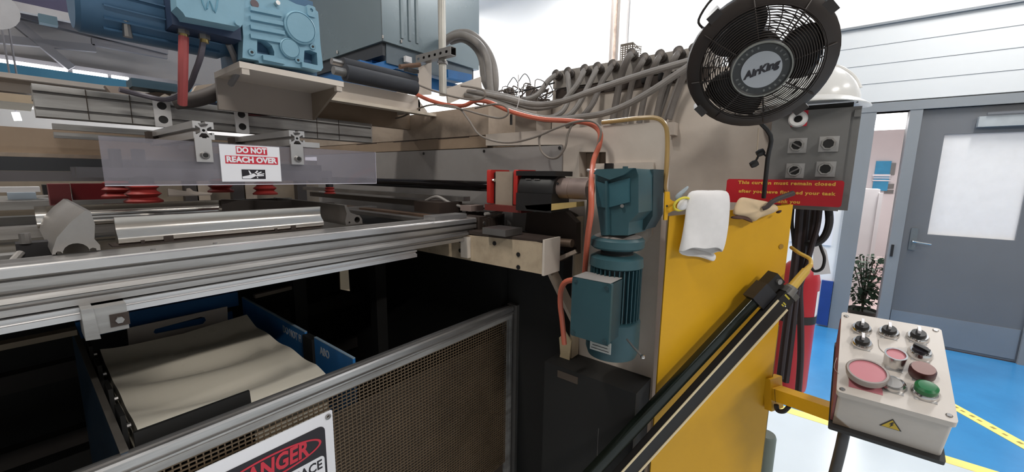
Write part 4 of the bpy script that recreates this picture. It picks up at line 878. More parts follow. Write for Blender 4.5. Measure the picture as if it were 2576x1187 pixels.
T('back_guide_rail', 'dark blue rail across the back of the sheet magazine', 'rail', box(B(), (.083, 1.91, at(450, 800, y=1.91).z), (.547, 1.94, at(450, 762, y=1.91).z)), mat('rail_blue', '#2468a6', .4, 0, .1, 4), .002)
sl = [g(390, 828, 1.80), g(386, 836, 1.80), g(392, 840, 1.80), g(512, 815, 1.80), g(519, 806, 1.80), g(515, 798, 1.80), g(505, 797, 1.80)]
T('slotted_back_plate', 'pale grey plate with a long rounded slot behind the sheet stack', 'plate', prism(B(), [g(320, 826, 1.80), g(572, 771, 1.80), g(576, 880, 1.80), g(330, 930, 1.80)], .006, FY((0, 1.806, 0)), [sl]), mat('pale_plate', '#c9c0b8', .45, .1, .06, 5), .0006)
T('blue_backing_strip', 'blue strip showing through the slot of the back plate', 'strip', box(B(), (.2, 1.83, .97), (.5, 1.84, 1.062)), BLUE, .001)

# ================================================================ safety gate
YG = .95
t = thing('safety_gate', 'low safety gate with aluminium frame and brown wire mesh', 'gate', (.4, YG, 0))
tr = O('top_rail', prism(B(), [(YG+.034, 1.068), (YG, 1.068), (YG, 1.073), (YG+.006, 1.0745), (YG+.006, 1.0785), (YG, 1.080), (YG, 1.094), (YG+.004, 1.098), (YG+.012, 1.098), (YG+.013, 1.092), (YG+.019, 1.092), (YG+.02, 1.098), (YG+.034, 1.098)], 1.83, EX((-.62, 0, 0))), ALU, t, .0006)
O('mesh_channel', box(B(), (-.62, YG-.003, 1.052), (1.195, YG+.012, 1.0675)), ALUD, t, .001)
O('end_post', prism(B(), [(1.175, YG+.004), (1.187, YG+.004), (1.188, YG+.008), (1.194, YG+.008), (1.195, YG+.004), (1.208, YG+.004), (1.208, YG+.034), (1.175, YG+.034)], 1.047, Matrix.Translation((0, 0, .02))), ALUD, t, .0006)
O('latch_post', box(B(), (1.218, YG-.01, .02), (1.255, YG+.04, 1.10)), mat('post_grey', '#6e6a67', .5, .4), t, .002)
bm = B(); pitch = .0125; r = .0013
x = -.30
def flatbar(bm, lo, hi): box(bm, lo, hi)
while x < 1.175:
    flatbar(bm, (x-r, YG+.008, .42), (x+r, YG+.0095, 1.056)); x += pitch
z = .425
while z < 1.056:
    flatbar(bm, (-.30, YG+.0065, z-r*1.2), (1.175, YG+.0088, z+r*1.2)); z += pitch*.8
tag(O('wire_mesh', bm, MESHW, t), kind='stuff')
O('yellow_strip', box(B(), (.0, YG+.05, 1.028), (.42, YG+.06, 1.045)), YEL, t)
O('mesh_haze_panel', box(B(), (-.6, YG+.016, .05), (1.17, YG+.02, .99)), mat('panel_brown', '#3a3129', .6, 0, .2, 3), t)  # brown sheet added behind the mesh for its lit, hazy look
# danger sign
t = thing('danger_sign', 'white and black DANGER sign with red oval hung on the gate mesh', 'sign', (.2, YG-.01, .7))
SM = FY((0, YG-.004, 0)); X1, Z1 = .452, 1.018
O('board', prism(B(), rrect(-.06, .66, X1, Z1, .004, 2), .003, SM, [circ(.0055, 10, (X1-.012, Z1-.013))]), SIGNW, t, .0003)
O('grommet', lathe(B(), [(.0045, 0), (.0075, 0), (.0075, .002), (.0045, .002)], FY((X1-.012, YG-.0085, Z1-.013)), 14, True), STEEL, t)
bk = O('black_panel', prism(B(), rrect(-.03, .69, X1-.022, Z1-.03, .016, 5), .0008, FY((0, YG-.0072, 0))), SIGNK, t)
xr, xa = at(776, 1108, y=.941).x, at(612, 1172, y=.941).x; pt_ = (xr-xa)/5; cx, cz = xr-3*pt_, .947
O('red_oval', prism(B(), circ(pt_*3+.031, 48, (cx, cz), .031), .0006, FY((0, YG-.0082, 0)), [circ(pt_*3+.025, 48, (cx, cz), .0265)]), SIGNR, bk)
text('lettering', 'DANGER', .056, FY((cx+.0, YG-.0088, cz)), SIGNR, bk, .0018, .0003, fit=pt_*6, shear=.1)
wp = O('white_panel', prism(B(), rrect(-.02, .70, X1-.028, .908, .01, 4), .0008, FY((0, YG-.0082, 0))), SIGNW, t)
xs0, xs1 = at(724, 1185, y=.94).x, at(810, 1150, y=.94).x
text('lettering', 'SPACE', .035, FY(((xs0+xs1)/2, YG-.0092, .886)), SIGNK, wp, .0008, .0003, fit=xs1-xs0)
text('lettering', 'A', .035, FY((X1-.062, YG-.0092, .842)), SIGNR, wp, .001, .0003)
# ================================================================ wiring cabinet with its row of conduits
t = thing('wiring_cabinet', 'tall beige wiring cabinet behind the fan, conduits over its front', 'cabinet', (2.0, .7, 0))
O('body', box(B(), (1.75, .19, 0), (2.35, 1.145, 2.04)), BEIGE, t, .004)
O('left_extension', box(B(), (1.62, 1.15, 1.60), (2.1, 1.95, 1.965)), BEIGE, t, .004)
O('top_trough', box(B(), (1.735, .40, 2.045), (1.86, 1.135, 2.125)), mat('trough_grey', '#a29b94', .45, .2, .1, 6), t, .003)
O('dark_gap', box(B(), (1.7405, .42, 2.0), (1.749, 1.12, 2.04)), DKBR, t)
for k in range(4):
    p = at(1620+42*k, 200-7*k, x=1.735); O('clip', cbox(B(), (1.738, p.y, p.z), (.02, .018, .03)), BLK, t, .002)
T('cabinet_bracket', 'small beige bracket on the wiring cabinet left of the fan lug', 'bracket', box(B(), (1.70, at(1700, 325, x=1.72).y, 1.79), (1.749, at(1683, 325, x=1.72).y, 1.84)), BEIGE, .003)
TOPS = [(1398, 190), (1428, 184), (1470, 177), (1502, 172), (1540, 166), (1588, 138), (1620, 150), (1660, 142), (1706, 134), (1746, 126)]
PATHS = [[(1378, 205), (1352, 238), (1315, 250), (1265, 240), (1200, 228), (1120, 222)],
         [(1430, 205), (1432, 240), (1415, 280), (1375, 297), (1320, 284), (1250, 256), (1170, 236)],
         [(1462, 195), (1445, 222), (1410, 258), (1350, 272), (1290, 258), (1210, 236), (1140, 226)],
         [(1493, 190), (1478, 220), (1452, 268), (1420, 296), (1360, 300), (1290, 276)],
         [(1530, 182), (1512, 210), (1492, 258), (1462, 296), (1425, 318)],
         [(1578, 150), (1563, 190), (1553, 240), (1540, 312)], [(1610, 166), (1594, 196), (1583, 240), (1570, 310)], [(1650, 158), (1636, 190), (1622, 240), (1608, 310)],
         [(1696, 150), (1678, 186), (1663, 240), (1650, 300)], [(1738, 145), (1722, 186), (1702, 240), (1683, 300)]]
ORD = ['first', 'second', 'third', 'fourth', 'fifth', 'sixth', 'seventh', 'eighth', 'ninth', 'tenth']
for i, (tp, pa) in enumerate(zip(TOPS, PATHS)):
    c = at(*tp, x=1.70)
    t = thing('flexible_conduit', '%s grey conduit from the left in the row on the wiring cabinet' % ORD[i], 'conduit', c, group='conduits on the wiring cabinet')
    n_ = len(pa); pts = [c+Vector((.03, 0, 0)), c]
    for j, q in enumerate(pa):
        xx = 1.672-(.10*min(1, j/3) if i < 5 else -.035*min(1, j/2))
        pts.append(at(*q, x=xx))
    O('hose', tube(B(), pts, .0125 if i != 5 else .015, 10, 5), CONDD if i > 3 else COND, t)
    O('connector', lathe(B(), [(0, 0), (.021, 0), (.021, .012), (.017, .014), (.017, .03), (.02, .031), (.02, .038), (.0135, .040), (0, .040)], axis(c+Vector((.032, 0, 0)), (-1, 0, .25)), 14), CONN, t)
for i, (pts, lab, xx) in enumerate(((((1752, 148), (1700, 163), (1640, 180), (1560, 205), (1480, 232), (1410, 256), (1340, 262), (1270, 246), (1190, 232), (1110, 224)), 'long upper conduit sweeping left from behind the fan', 1.50),
                                    (((1735, 165), (1690, 195), (1640, 228), (1580, 262), (1520, 285), (1460, 294), (1390, 300), (1320, 288), (1250, 262), (1180, 242), (1120, 230)), 'long lower conduit sweeping left from behind the fan', 1.48),
                                    (((1710, 195), (1694, 240), (1672, 302)), 'slim pale conduit dropping beside the fan, nearest the lug', 1.72),
                                    (((1690, 196), (1676, 240), (1656, 300)), 'slim pale conduit dropping beside the fan, left of its twin', 1.725))):
    T('flexible_conduit', lab, 'conduit', tube(B(), [at(*q, x=xx) for q in pts], .0125 if i < 2 else .008, 10, 5), COND, group='loose conduits')
for i, (pts, lab) in enumerate(((((1118, 108), (1140, 92), (1170, 90), (1205, 112), (1226, 150), (1232, 205)), 'thick arched conduit from the cabinet, inner one'), (((1122, 98), (1150, 84), (1185, 86), (1220, 118), (1240, 160), (1246, 208)), 'thick arched conduit from the cabinet, outer one'), (((1135, 104), (1165, 98), (1195, 118), (1212, 150), (1220, 205)), 'thick arched conduit from the cabinet, hindmost one'))):
    T('arched_conduit', lab, 'conduit', tube(B(), [at(*q, x=1.66+.03*i) for q in pts]+[at(1235+6*i, 250, x=1.66+.03*i)], .020, 14, 6), COND, group='arched conduits')
# loose wire clutter left of the conduit row
random.seed(5)
for i, (px, py, r, lab) in enumerate(((1290, 212, .035, 'black wire ring in the clutter beside the arched conduits'), (1318, 206, .04, 'thin black wire ring arching highest in the clutter'), (1375, 228, .035, 'black wire ring nearest the first conduit'), (1345, 235, .025, 'small black wire ring low in the clutter'))):
    c = at(px, py, x=1.78); T('wire_ring', lab, 'wire', tube(B(), [c+Vector((.012*math.sin(2*a), r*math.cos(a), r*math.sin(a))) for a in [2*PI*k/10 for k in range(10)]], .0022, 6, 3, closed=True), BLK, group='wire rings')
for i, (pts, lab) in enumerate(((((1270, 236), (1320, 228), (1370, 215), (1395, 208)), 'dark wire stretched across the clutter'), ((((1420, 226), (1450, 224), (1462, 220), (1490, 222))), 'short black wire under the conduit connectors'))):
    T('loose_wire', lab, 'wire', tube(B(), [at(*q, x=1.70) for q in pts], .0035, 6, 4), BLK)
for i, (px, py, s, lab) in enumerate(((1232, 218, .05, 'grey terminal lump right below the arched conduits'), (1280, 222, .06, 'dusty connector lump in the clutter'), (1335, 216, .05, 'dusty relay in the clutter beside the wire rings'))):
    T('dusty_relay', lab, 'relay', cbox(B(), at(px, py, x=1.82)-Vector((0, 0, .03)), (.04, s*.7, .05)), mat('dusty_brown', '#6b615b', .8, 0, .2, 15), .014)
bm = B(); random.seed(11)
for k in range(26):
    c0 = Vector((random.uniform(1.66, 1.85), random.uniform(1.16, 1.62), random.uniform(1.97, 2.01)))
    P = [c0]
    for j in range(4): P.append(P[-1]+Vector((random.uniform(-.05, .05), random.uniform(-.07, .07), random.uniform(-.02, .045))))
    P.append(Vector((P[-1].x, P[-1].y+random.uniform(-.05, .05), 1.968)))
    for q in P: q.z = min(max(q.z, 1.968), 2.075)
    tube(bm, P, random.choice((.002, .003, .005)), 6, 4)
tag(T('wire_tangle', 'tangle of dusty thin wires left of the conduit row', 'wires', bm, mat('tangle_brown', '#5d534d', .7, 0, .3, 20)), kind='stuff')
T('cable_tie', 'long white cable tie standing up around the conduit bundle', 'cable tie', tube(B(), [at(1304, 188, x=1.45), at(1304, 225, x=1.45), at(1306, 250, x=1.44), at(1297, 282, x=1.45)], .0022, 6, 4), WHT)
# perforated cover behind
p0, p1 = at(1559, 165, x=1.98), at(1592, 106, x=1.98)
W_, H_ = p0.y-p1.y, p1.z-p0.z
t = thing('perforated_cover', 'perforated metal cover standing on top behind the conduits', 'cover', (1.98, p0.y-.05, p0.z))
for k, M in enumerate((FX((1.98, p0.y, p0.z)), frame((1.98, p0.y-W_, p0.z), (1, -.5, 0), (0, 0, 1)))):
    w_ = W_ if k == 0 else W_*.9; hl = []
    for i in range(5):
        for j in range(8):
            x0, z0 = (i+.25)*w_/5, .01+(j+.2)*(H_-.02)/8; hl.append([(x0, z0), (x0+w_*.11, z0), (x0+w_*.11, z0+(H_-.02)*.075), (x0, z0+(H_-.02)*.075)])
    O('perforated_face', prism(B(), [(0, 0), (w_, 0), (w_, H_-(k*.03)), (0, H_)], .003, M, hl), mat('perf_metal', '#7b736a', .5, .4), t)
# orange and thin cables in front of the frame
T('orange_cable', 'long orange cable from the padded roller along the frame down beside the teal gearmotor', 'cable', tube(B(), [at(*q, x=xx) for q, xx in (((1042, 234), 1.19), ((1075, 250), 1.19), ((1120, 263), 1.19), ((1165, 266), 1.2), ((1195, 254), 1.21), ((1230, 257), 1.21), ((1290, 282), 1.21), ((1360, 299), 1.21), ((1430, 304), 1.21), ((1480, 310), 1.205), ((1508, 330), 1.2), ((1508, 362), 1.19), ((1493, 405), 1.17), ((1488, 460), 1.02), ((1487, 530), 1.0), ((1478, 600), 1.03), ((1470, 700), 1.1))], .0085, 10, 6), ORG)
T('tie_collar', 'white tie collar around the orange cable above the gearmotor', 'cable tie', tube(B(), [at(1489, 428, x=1.10)+Vector((.013*math.cos(a), .013*math.sin(a), .002*math.sin(3*a))) for a in [2*PI*k/8 for k in range(8)]], .003, 6, 3, closed=True), WHT)
for lab, xx, r, pts in (('thin grey wire drooping from the motor shelf along to the gearmotor', 1.185, .0038, ((832, 232), (870, 270), (910, 295), (955, 303), (1010, 294), (1055, 272), (1095, 263), (1150, 270), (1178, 300), (1205, 338), (1245, 355), (1290, 358), (1345, 345), (1400, 322), (1450, 306), (1492, 306), (1512, 330), (1500, 375), (1484, 430), (1478, 520), (1468, 640))),
                        ('thin wire loop beside the padded roller end', 1.17, .004, ((1048, 212), (1090, 228), (1140, 243), (1190, 251), (1218, 245), (1218, 228), (1190, 220), (1160, 216))),
                        ('thin wire loop hanging under the orange cable', 1.18, .0038, ((1100, 264), (1160, 274), (1210, 288), (1255, 297), (1277, 288), (1274, 270), (1245, 262), (1195, 272))),
                        ('thin wire loop hanging on the grey wear plate', 1.19, .0038, ((1440, 310), (1428, 340), (1422, 370), (1404, 395), (1382, 397), (1362, 380), (1356, 350), (1364, 335))),
                        ('short black wire stub below the orange cable', 1.2, .005, ((1286, 288), (1286, 314)))):
    T('thin_wire', lab, 'wire', tube(B(), [at(*q, x=xx) for q in pts], r, 7, 5), BLK if 'black' in lab else WIRE)

# ================================================================ grey push-button box, red sign, hard hat
BX = 1.60
t = thing('push_button_box', 'grey steel push-button box mounted right of the fan', 'control box', (1.66, .07, 1.525))
O('case', box(B(), (BX+.012, -.045, 1.525), (BX+.14, .175, 1.838)), BOXG, t, .004)
O('cover', box(B(), (BX, -.022, 1.522), (BX+.0118, .178, 1.835)), BOXG, t, .003)
for q in ((2158, 285), (2108, 510)): p = at(*q, x=BX+.01); O('cover_lug', cbox(B(), (BX+.012, p.y, p.z), (.014, .016, .02)), BOXG, t, .002)
def BP(px, py): p = at(px, py, x=BX); return p.y, p.z
def hexring(y, z, par, r=.0205, h=.014, m_=CHRM):
    return O('hex_ring', lathe(B(), [(r*.7, 0), (r, 0), (r, h*.5), (r*.88, h), (r*.7, h)], FX((BX-.003, y, z)) @ Matrix.Rotation(.3, 4, 'Z'), 8, True), m_, par)
for k, q in enumerate(((2005, 366), (2084, 362), (1999, 429), (2076, 425))):
    y, z = BP(*q); pl = O('legend_plate', box(B(), (BX-.003, y-.0255, z-.024), (BX-.0001, y+.0235, z+.023)), PLATE, t, .0006)
    hexring(y, z, pl)
    c = O('black_cap', cyl(B(), (BX-.003, y, z), (BX-.014-.002*(k % 2), y, z), .0155, n=18), BLK, pl)
    if k in (0, 2): O('pointer_bar', beam(B(), (BX-.0155, y+.013, z+.008*(1 if k == 0 else -1)), (BX-.0155, y-.013, z-.008*(1 if k == 0 else -1)), .004, .005, (1, 0, 0)), STEEL, pl)
y, z = BP(2010, 300); rp = O('red_backing', box(B(), (BX-.002, y-.022, z-.022), (BX-.0001, y+.02, z+.026)), SIGNR, t)
O('white_ring', lathe(B(), [(.011, 0), (.024, 0), (.026, .008), (.022, .016), (.013, .016), (.011, .010)], FX((BX-.002, y+.002, z)), 24, True), mat('ring_white', '#d9d7d6', .4), rp)
O('socket', cyl(B(), (BX-.002, y+.002, z), (BX-.006, y+.002, z), .0112, n=16), BLK, rp)
# red sign
t = thing('red_notice_board', 'red notice board with yellow lettering under the push-button box', 'sign', (1.585, .14, 1.53))
SX = 1.578
pA, pB = at(1829, 452, x=SX), at(2116, 520, x=SX)
O('board', prism(B(), rrect(-pA.y, pB.z-.002, -pB.y, pA.z+.003, .008, 4), .004, FX((SX+.004, 0, 0))), mat('notice_red', '#b8202c', .35), t, .0005)
SY = mat('sign_yellow', '#e8b04a', .5)
for s, px, py, sz, sxx in (('This curtain must remain closed', 1972, 461, .0150, 1.19), ('after you have finished your task', 1972, 484, .0145, 1.19), ('Thank you', 1975, 507, .0145, 1.15)):
    p = at(px, py, x=SX-.001); text('lettering', s, sz, FX((SX-.0006, p.y, p.z)), SY, t, .00065, .0002, sx=sxx, space=1.12)
# hard hat
hc = at(2095, 252, x=1.66); hc = Vector((1.675, .09, 1.8395))
t = thing('hard_hat', 'glossy white hard hat lying on top of the push-button box', 'hard hat', hc)
hw = mat('hat_white', '#ebe9e6', .2, 0, .03, 5, 0, None, 0, .5, .3)
rings = []
for j in range(11):
    a = PI/2*j/10; r = math.cos(a); zz = .098*math.sin(a)
    rings.append([hc+Vector((.115*max(r, .02)*math.cos(th), .132*max(r, .02)*math.sin(th), .022+zz*1.25+.004*math.cos(6*th)*r*(1-r)*2)) for th in [2*PI*k/28 for k in range(28)]])
O('shell', loft(B(), rings), hw, t, ang=1.2)
rings = [[hc+Vector(((.115+e*(1+.3*max(0, -math.sin(th))))*math.cos(th), (.132+e*(1+.4*max(0, -math.sin(th))))*math.sin(th), .022-dz-.02*e/.02*.5+.012*abs(math.cos(th)))) for th in [2*PI*k/28 for k in range(28)]] for e, dz in ((-.004, -.002), (.012, .002), (.02, .006), (.019, .009), (-.004, .006))]
O('brim', loft(B(), rings, cap=False), hw, t, ang=1.2)
O('crown_rib', tube(B(), [hc+Vector((0, .132*math.cos(a), .022+.127*math.sin(a))) for a in [PI*k/10 for k in range(1, 10)]], .006, 8, 3), hw, t)
O('dark_lining', box(B(), (hc.x-.06, hc.y-.115, hc.z), (hc.x+.06, hc.y+.07, hc.z+.012)), BLK, t)

# ================================================================ yellow panel and what hangs on it
PO = Vector((1.2, .37, 0)); PU = Vector((.735, -.679, 0)).normalized(); PN = Vector((PU.y, -PU.x, 0))
PM = frame(PO, PU, (0, 0, 1))
def pu(px, py, off=0.):
    p = on(px, py, PO+PN*off, PN)-PO; return (p.dot(PU), p.z)
def pp(px, py, off=0.): return on(px, py, PO+PN*off, PN)
a, b_ = pu(1681, 543), pu(1991, 514)
t = thing('yellow_guard_door', 'tall yellow sheet metal guard door right of the teal gearmotor', 'guard door', PO+PU*.2)
pan = O('panel_sheet', prism(B(), [(a[0], .02), (b_[0], .02), (b_[0], b_[1]), (a[0], a[1])], .006, PM), YEL, t, .0015)
O('edge_return', prism(B(), [(b_[0]-.003, .02), (b_[0], .02), (b_[0], b_[1]), (b_[0]-.003, b_[1])], -.035, PM), YEL, t)
O('piano_hinge', cyl(B(), PO+PU*(b_[0]+.003)+Vector((0, 0, .1)), PO+PU*(b_[0]+.003)+Vector((0, 0, 1.15)), .004, n=8), mat('hinge_brown', '#7b6430', .5, .4, .3, 40), t)
hb = [pu(*q, .008) for q in ((1671, 482), (1682, 482), (1683, 500), (1690, 505), (1712, 508), (1712, 528), (1690, 530), (1678, 536), (1676, 553), (1668, 553))]
hk = O('hinge_bracket', prism(B(), hb, .006, PM @ Matrix.Translation((0, 0, .008))), YEL, t, .001)
u_, v_ = pu(1678, 518, .015); O('bracket_hole', cyl(B(), PM @ Vector((u_, v_, .0142)), PM @ Vector((u_, v_, .0152)), .003, n=8), BLK, hk)
u_, v_ = pu(1965, 620, .007); O('scuff_plug', cyl(B(), PM @ Vector((u_, v_, .006)), PM @ Vector((u_, v_, .008)), .008, n=12), mat('plug_tan', '#a8802e', .6), t)
# pillow-like cloth piece from an outline on the panel
def pillow(outl, off, th, name, m_, par, cx=None):
    n = len(outl); c = cx or (sum(p[0] for p in outl)/n, sum(p[1] for p in outl)/n)
    bm = B(); rings = []
    for s, w_ in ((.5, -th*.9), (.86, -th*.55), (1., 0), (.88, th*.6), (.55, th), (.2, th*1.02)):
        rings.append([PM @ Vector((c[0]+(p[0]-c[0])*s, c[1]+(p[1]-c[1])*s, off+w_+.0025*math.sin(i*1.7+w_*150))) for i, p in enumerate(outl)])
    loft(bm, rings); o = O(name, bm, m_, par, ang=1.4)
    md = o.modifiers.new('soft', 'SUBSURF'); md.levels = md.render_levels = 2
    return o
# white glove: a hanging cuff, open at the bottom
gt = thing('white_glove', 'white cotton glove hanging cuff down over the yellow panel top', 'glove', pp(1770, 560, .03))
rows = [(479, 1748, 1824, .008, 0), (484, 1733, 1832, .016, 0), (500, 1727, 1836, .022, 0), (540, 1724, 1836, .024, 1), (580, 1718, 1831, .024, 2), (615, 1713, 1823, .025, 8), (634, 1708, 1815, .026, 13)]
def ringrow(py, l, r, d, tilt, sc=1.):
    R_ = []
    for k in range(24):
        th = 2*PI*k/24; cx_, hx = (l+r)/2, (r-l)/2*sc
        q = pp(cx_+hx*math.cos(th), py+tilt*(-math.sin(th))+(3*math.sin(5*th) if py > 600 else 1.5*math.sin(3*th)), .037)
        R_.append(q+PN*(d*sc*math.sin(th)+.003*math.sin(3*th+py*.03)))
    return R_
bm = B(); outer = [ringrow(*r) for r in rows]; inner = [ringrow(*r, .94) for r in rows[::-1][:4]]
loft(bm, [[sum(outer[0], Vector())/24+(p-sum(outer[0], Vector())/24)*.1 for p in outer[0]]]+outer+inner, cap=True)
o = O('cuff', bm, COTTON, gt, ang=1.5); md = o.modifiers.new('soft', 'SUBSURF'); md.levels = md.render_levels = 1
o = pillow([pu(*q, .02) for q in ((1708, 634), (1716, 620), (1760, 628), (1808, 636), (1805, 652), (1798, 661), (1780, 652), (1750, 645), (1724, 646))], .015, .005, 'back_flap', COTTON, gt)
O('yellow_cuff_ring', tube(B(), [pp(1716+20*math.cos(th)-4*math.sin(th), 513-13*math.sin(th)-9*math.cos(th), .035+.008*math.sin(th)) for th in [2*PI*k/12 for k in range(12)]], .0035, 8, 4, closed=True), mat('cuff_yellow', '#e5d44e', .8), gt)
pillow([pu(*q, .03) for q in ((1700, 520), (1712, 498), (1735, 490), (1745, 500), (1738, 520), (1720, 530), (1705, 530))], .03, .009, 'thumb', COTTON, gt)
pillow([pu(*q, .02) for q in ((1697, 500), (1700, 488), (1722, 474), (1733, 465), (1735, 470), (1722, 485), (1712, 498), (1703, 508))], .018, .006, 'grey_cuff_lining', mat('lining_grey', '#9fa9b0', .8), gt)
# tan leather glove
gt = thing('tan_glove', 'tan leather glove lying over the top edge of the yellow panel', 'glove', pp(1900, 520, .03))
pillow([pu(*q, .03) for q in ((1840, 544), (1850, 518), (1862, 492), (1885, 497), (1910, 502), (1935, 506), (1960, 515), (1965, 526), (1950, 536), (1920, 546), (1905, 553), (1896, 562), (1887, 552), (1868, 545))], .024, .018, 'palm', TAN, gt)
pillow([pu(*q, .03) for q in ((1834, 547), (1842, 541), (1880, 541), (1890, 552), (1896, 563), (1884, 556), (1870, 549), (1845, 552))], .030, .008, 'brown_cuff', BROWN, gt)
pillow([pu(*q, .03) for q in ((1950, 534), (1964, 526), (1967, 531), (1958, 539))], .03, .006, 'brown_tip', BROWN, gt)
O('rolled_finger', tube(B(), [pp(1918, 525, .045), pp(1930, 520, .052), pp(1942, 508, .055), pp(1965, 497, .055), pp(1995, 486, .055)], lambda s: .006+.002*s, 10, 5), mat('dark_leather', '#3d3230', .6), gt)

# light curtain bars leaning across the panel
def bar(p0, p1, off, wid, dep, ext):
    A_, C_ = pp(*p0, off), pp(*p1, off); d = (A_-C_).normalized(); A_ = C_+d*ext
    return frame(C_, d, PN.cross(d)), ext
M, L_ = bar((1490, 1187), (1928, 722), .055, .04, .03, .86)
t = thing('light_curtain_bar', 'glossy dark light curtain bar leaning across the yellow panel, rear one', 'light curtain', M @ Vector((L_/2, 0, 0)), group='light curtain bars')
O('bar_body', prism(B(), rrect(-.017, -.014, .017, .014, .005, 3), L_-.03, M @ Matrix.Rotation(PI/2, 4, 'Y') @ Matrix.Rotation(PI/2, 4, 'Z') @ Matrix.Translation((0, 0, .03))), mat('bar_greenblack', '#161d18', .18, .2), t)
O('clamp', box(B(), (.0, -.026, -.02), (.06, .026, .022), M), mat('clamp_black', '#26262a', .35), t, .004)
O('end_knuckle', box(B(), (-.045, -.02, -.018), (-.001, .02, .018), M), BLK, t, .005); O('knuckle_pin', cyl(B(), M @ Vector((-.03, 0, .018)), M @ Vector((-.03, 0, .026)), .008, n=10), STEEL, t)
M, L_ = bar((1575, 1187), (1980, 742), .078, .05, .03, .84)
t = thing('light_curtain_bar', 'black light curtain bar with cream edges leaning across the yellow panel, front one', 'light curtain', M @ Vector((L_/2, 0, 0)), group='light curtain bars')
O('bar_body', box(B(), (0, -.023, -.016), (L_, .023, .012), M), BLK, t, .002)
for s in (-1, 1): O('cream_edge', box(B(), (.034, s*.0225-.003, .0118), (L_, s*.0225+.003, .0145), M), CREAM, t, .0005)
O('end_cap', box(B(), (-.018, -.025, -.017), (.0, .025, .014), M), mat('cap_grey', '#5a5855', .4), t, .003)
lb = O('small_label', box(B(), (.006, -.018, .0121), (.011, .004, .0128), M), mat('label_yellow', '#c9b840', .5), t)
for k, (x0, y0, w_, h_) in enumerate(((.026, -.004, .004, .012), (.033, -.004, .004, .010), (.030, .008, .003, .004))): O('printed_mark', box(B(), (x0, y0, .0121), (x0+w_, y0+h_, .0127), M), [lb.data.materials[0], lb.data.materials[0], SIGNW][k], t)
t = thing('yellow_plug', 'yellow cable plug with its lead at the top of the light curtain bar', 'plug', pp(2005, 705, .07))
YP = mat('plug_yellow', '#cda84a', .45)
A_, C_ = pp(1993, 722, .078), pp(2028, 680, .078); O('plug_body', cyl(B(), A_, C_, .0135, .0115, 12), YP, t); O('strain_relief', cyl(B(), C_, C_+(C_-A_)*.35, .009, .006, 10), YP, t)
O('lead', tube(B(), [C_+(C_-A_)*.3, pp(2040, 662, .07), pp(2036, 650, .05), pp(2010, 636, .02), pp(1990, 622, -.02)], .0055, 8, 5), YP, t)
O('grey_socket', cyl(B(), A_, A_-(C_-A_)*.45, .017, .019, 14), mat('socket_grey', '#6a6763', .45), t)
# pendant arm
pR = PO+PU*(b_[0]+.012)
a1 = at(1942, 990, x=pR.x+.01)
# ================================================================ control pendant
TH = math.radians(24); E1, E2 = Vector((0, -1, 0)), Vector((math.cos(TH), 0, math.sin(TH)))
W_, L_, T_ = .21, .321, .127
BL = Vector((1.247, -.063, 1.091)); QM = frame(BL, E1, E2); QN = Vector((-math.sin(TH), 0, math.cos(TH)))
t = thing('control_pendant', 'pale grey control pendant with selector knobs and push buttons', 'control box', M=Matrix.Translation(BL+E1*.1+E2*.15-QN*.13))
O('case', prism(B(), rrect(.004, .004, W_-.004, L_-.004, .008, 3), T_-.016, QM @ Matrix.Translation((0, 0, -T_))), PENDM, t, .002)
O('lid', prism(B(), rrect(0, 0, W_, L_, .008, 3), .016, QM @ Matrix.Translation((0, 0, -.016))), PENDM, t, .002)
O('black_base', prism(B(), rrect(-.004, -.010, W_+.002, L_, .004, 2), .012, QM @ Matrix.Translation((0, 0, -T_-.012))), BLK, t, .002)
O('scuffed_corner', prism(B(), [(0, .0), (.035, 0), (.0, .03)], .0015, frame(QM @ Vector((.004, .0035, -T_+.002)), E1, QN)), mat('scuff', '#7d6a58', .6), t)
O('red_side', box(B(), (-.0015, .01, -T_+.004), (.0035, L_-.012, -.018), QM), mat('dull_red_side', '#8a4a48', .5), t)
def qd(px, py, w_=0.):
    p = QM.inverted() @ on(px, py, BL+QN*w_, QN); return p.x, p.y
for q in ((2110, 792), (2353, 828), (2114, 980), (2388, 1045)):
    x, y = qd(*q); x = min(max(x, .011), W_-.011); y = min(max(y, .011), L_-.011); O('lid_screw', lathe(B(), [(0, .0025), (.0045, .0025), (.006, .001), (.006, 0), (0, 0)], QM @ Matrix.Translation((x, y, 0)), 12), STEEL, t)
def lth(name, prof, x, y, m_, par, n=24, k=1.2):
    if n == 32: k = 1.06
    return O(name, lathe(B(), [(r_*k, z_*(1.1 if n == 24 else 1)) for r_, z_ in prof], QM @ Matrix.Translation((x, y, 0)), n), m_, par)
def plate(x, y, s=.021, m_=None): return O('legend_plate', box(B(), (x-s, y-s-.006, .0), (x+s, y+s, .0012), QM), m_ or PLATE, t, .0004)
for q in ((2167, 829), (2235, 839), (2308, 850), (2168, 866)):
    x, y = qd(*q); pl = plate(x, y, .0175); lth('chrome_ring', [(.013, .0012), (.019, .0012), (.019, .005), (.0165, .010), (.013, .010)], x, y, CHRM, pl)
    kb = lth('black_knob', [(0, .018), (.012, .018), (.0135, .010), (.0135, .0012), (0, .0012)], x, y, BLK, pl)
    O('white_pointer', box(B(), (x-.003, y-.004, .0198), (x+.003, y+.016, .029), QM), SIGNW, pl, .0006)
x, y = qd(2313, 893); pl = plate(x, y, .0175); lth('chrome_ring', [(.013, .0012), (.020, .0012), (.020, .008), (.0165, .016), (.013, .016)], x, y, CHRM, pl)
lth('black_knob', [(0, .022), (.012, .022), (.0135, .014), (.0135, .0012), (0, .0012)], x, y, SIGNK, pl)
O('lever', box(B(), (-.016, -.004, .02), (.016, .004, .03), QM @ Matrix.Translation((x, y, 0)) @ Matrix.Rotation(-.6, 4, 'Z')), BLK, pl, .002)
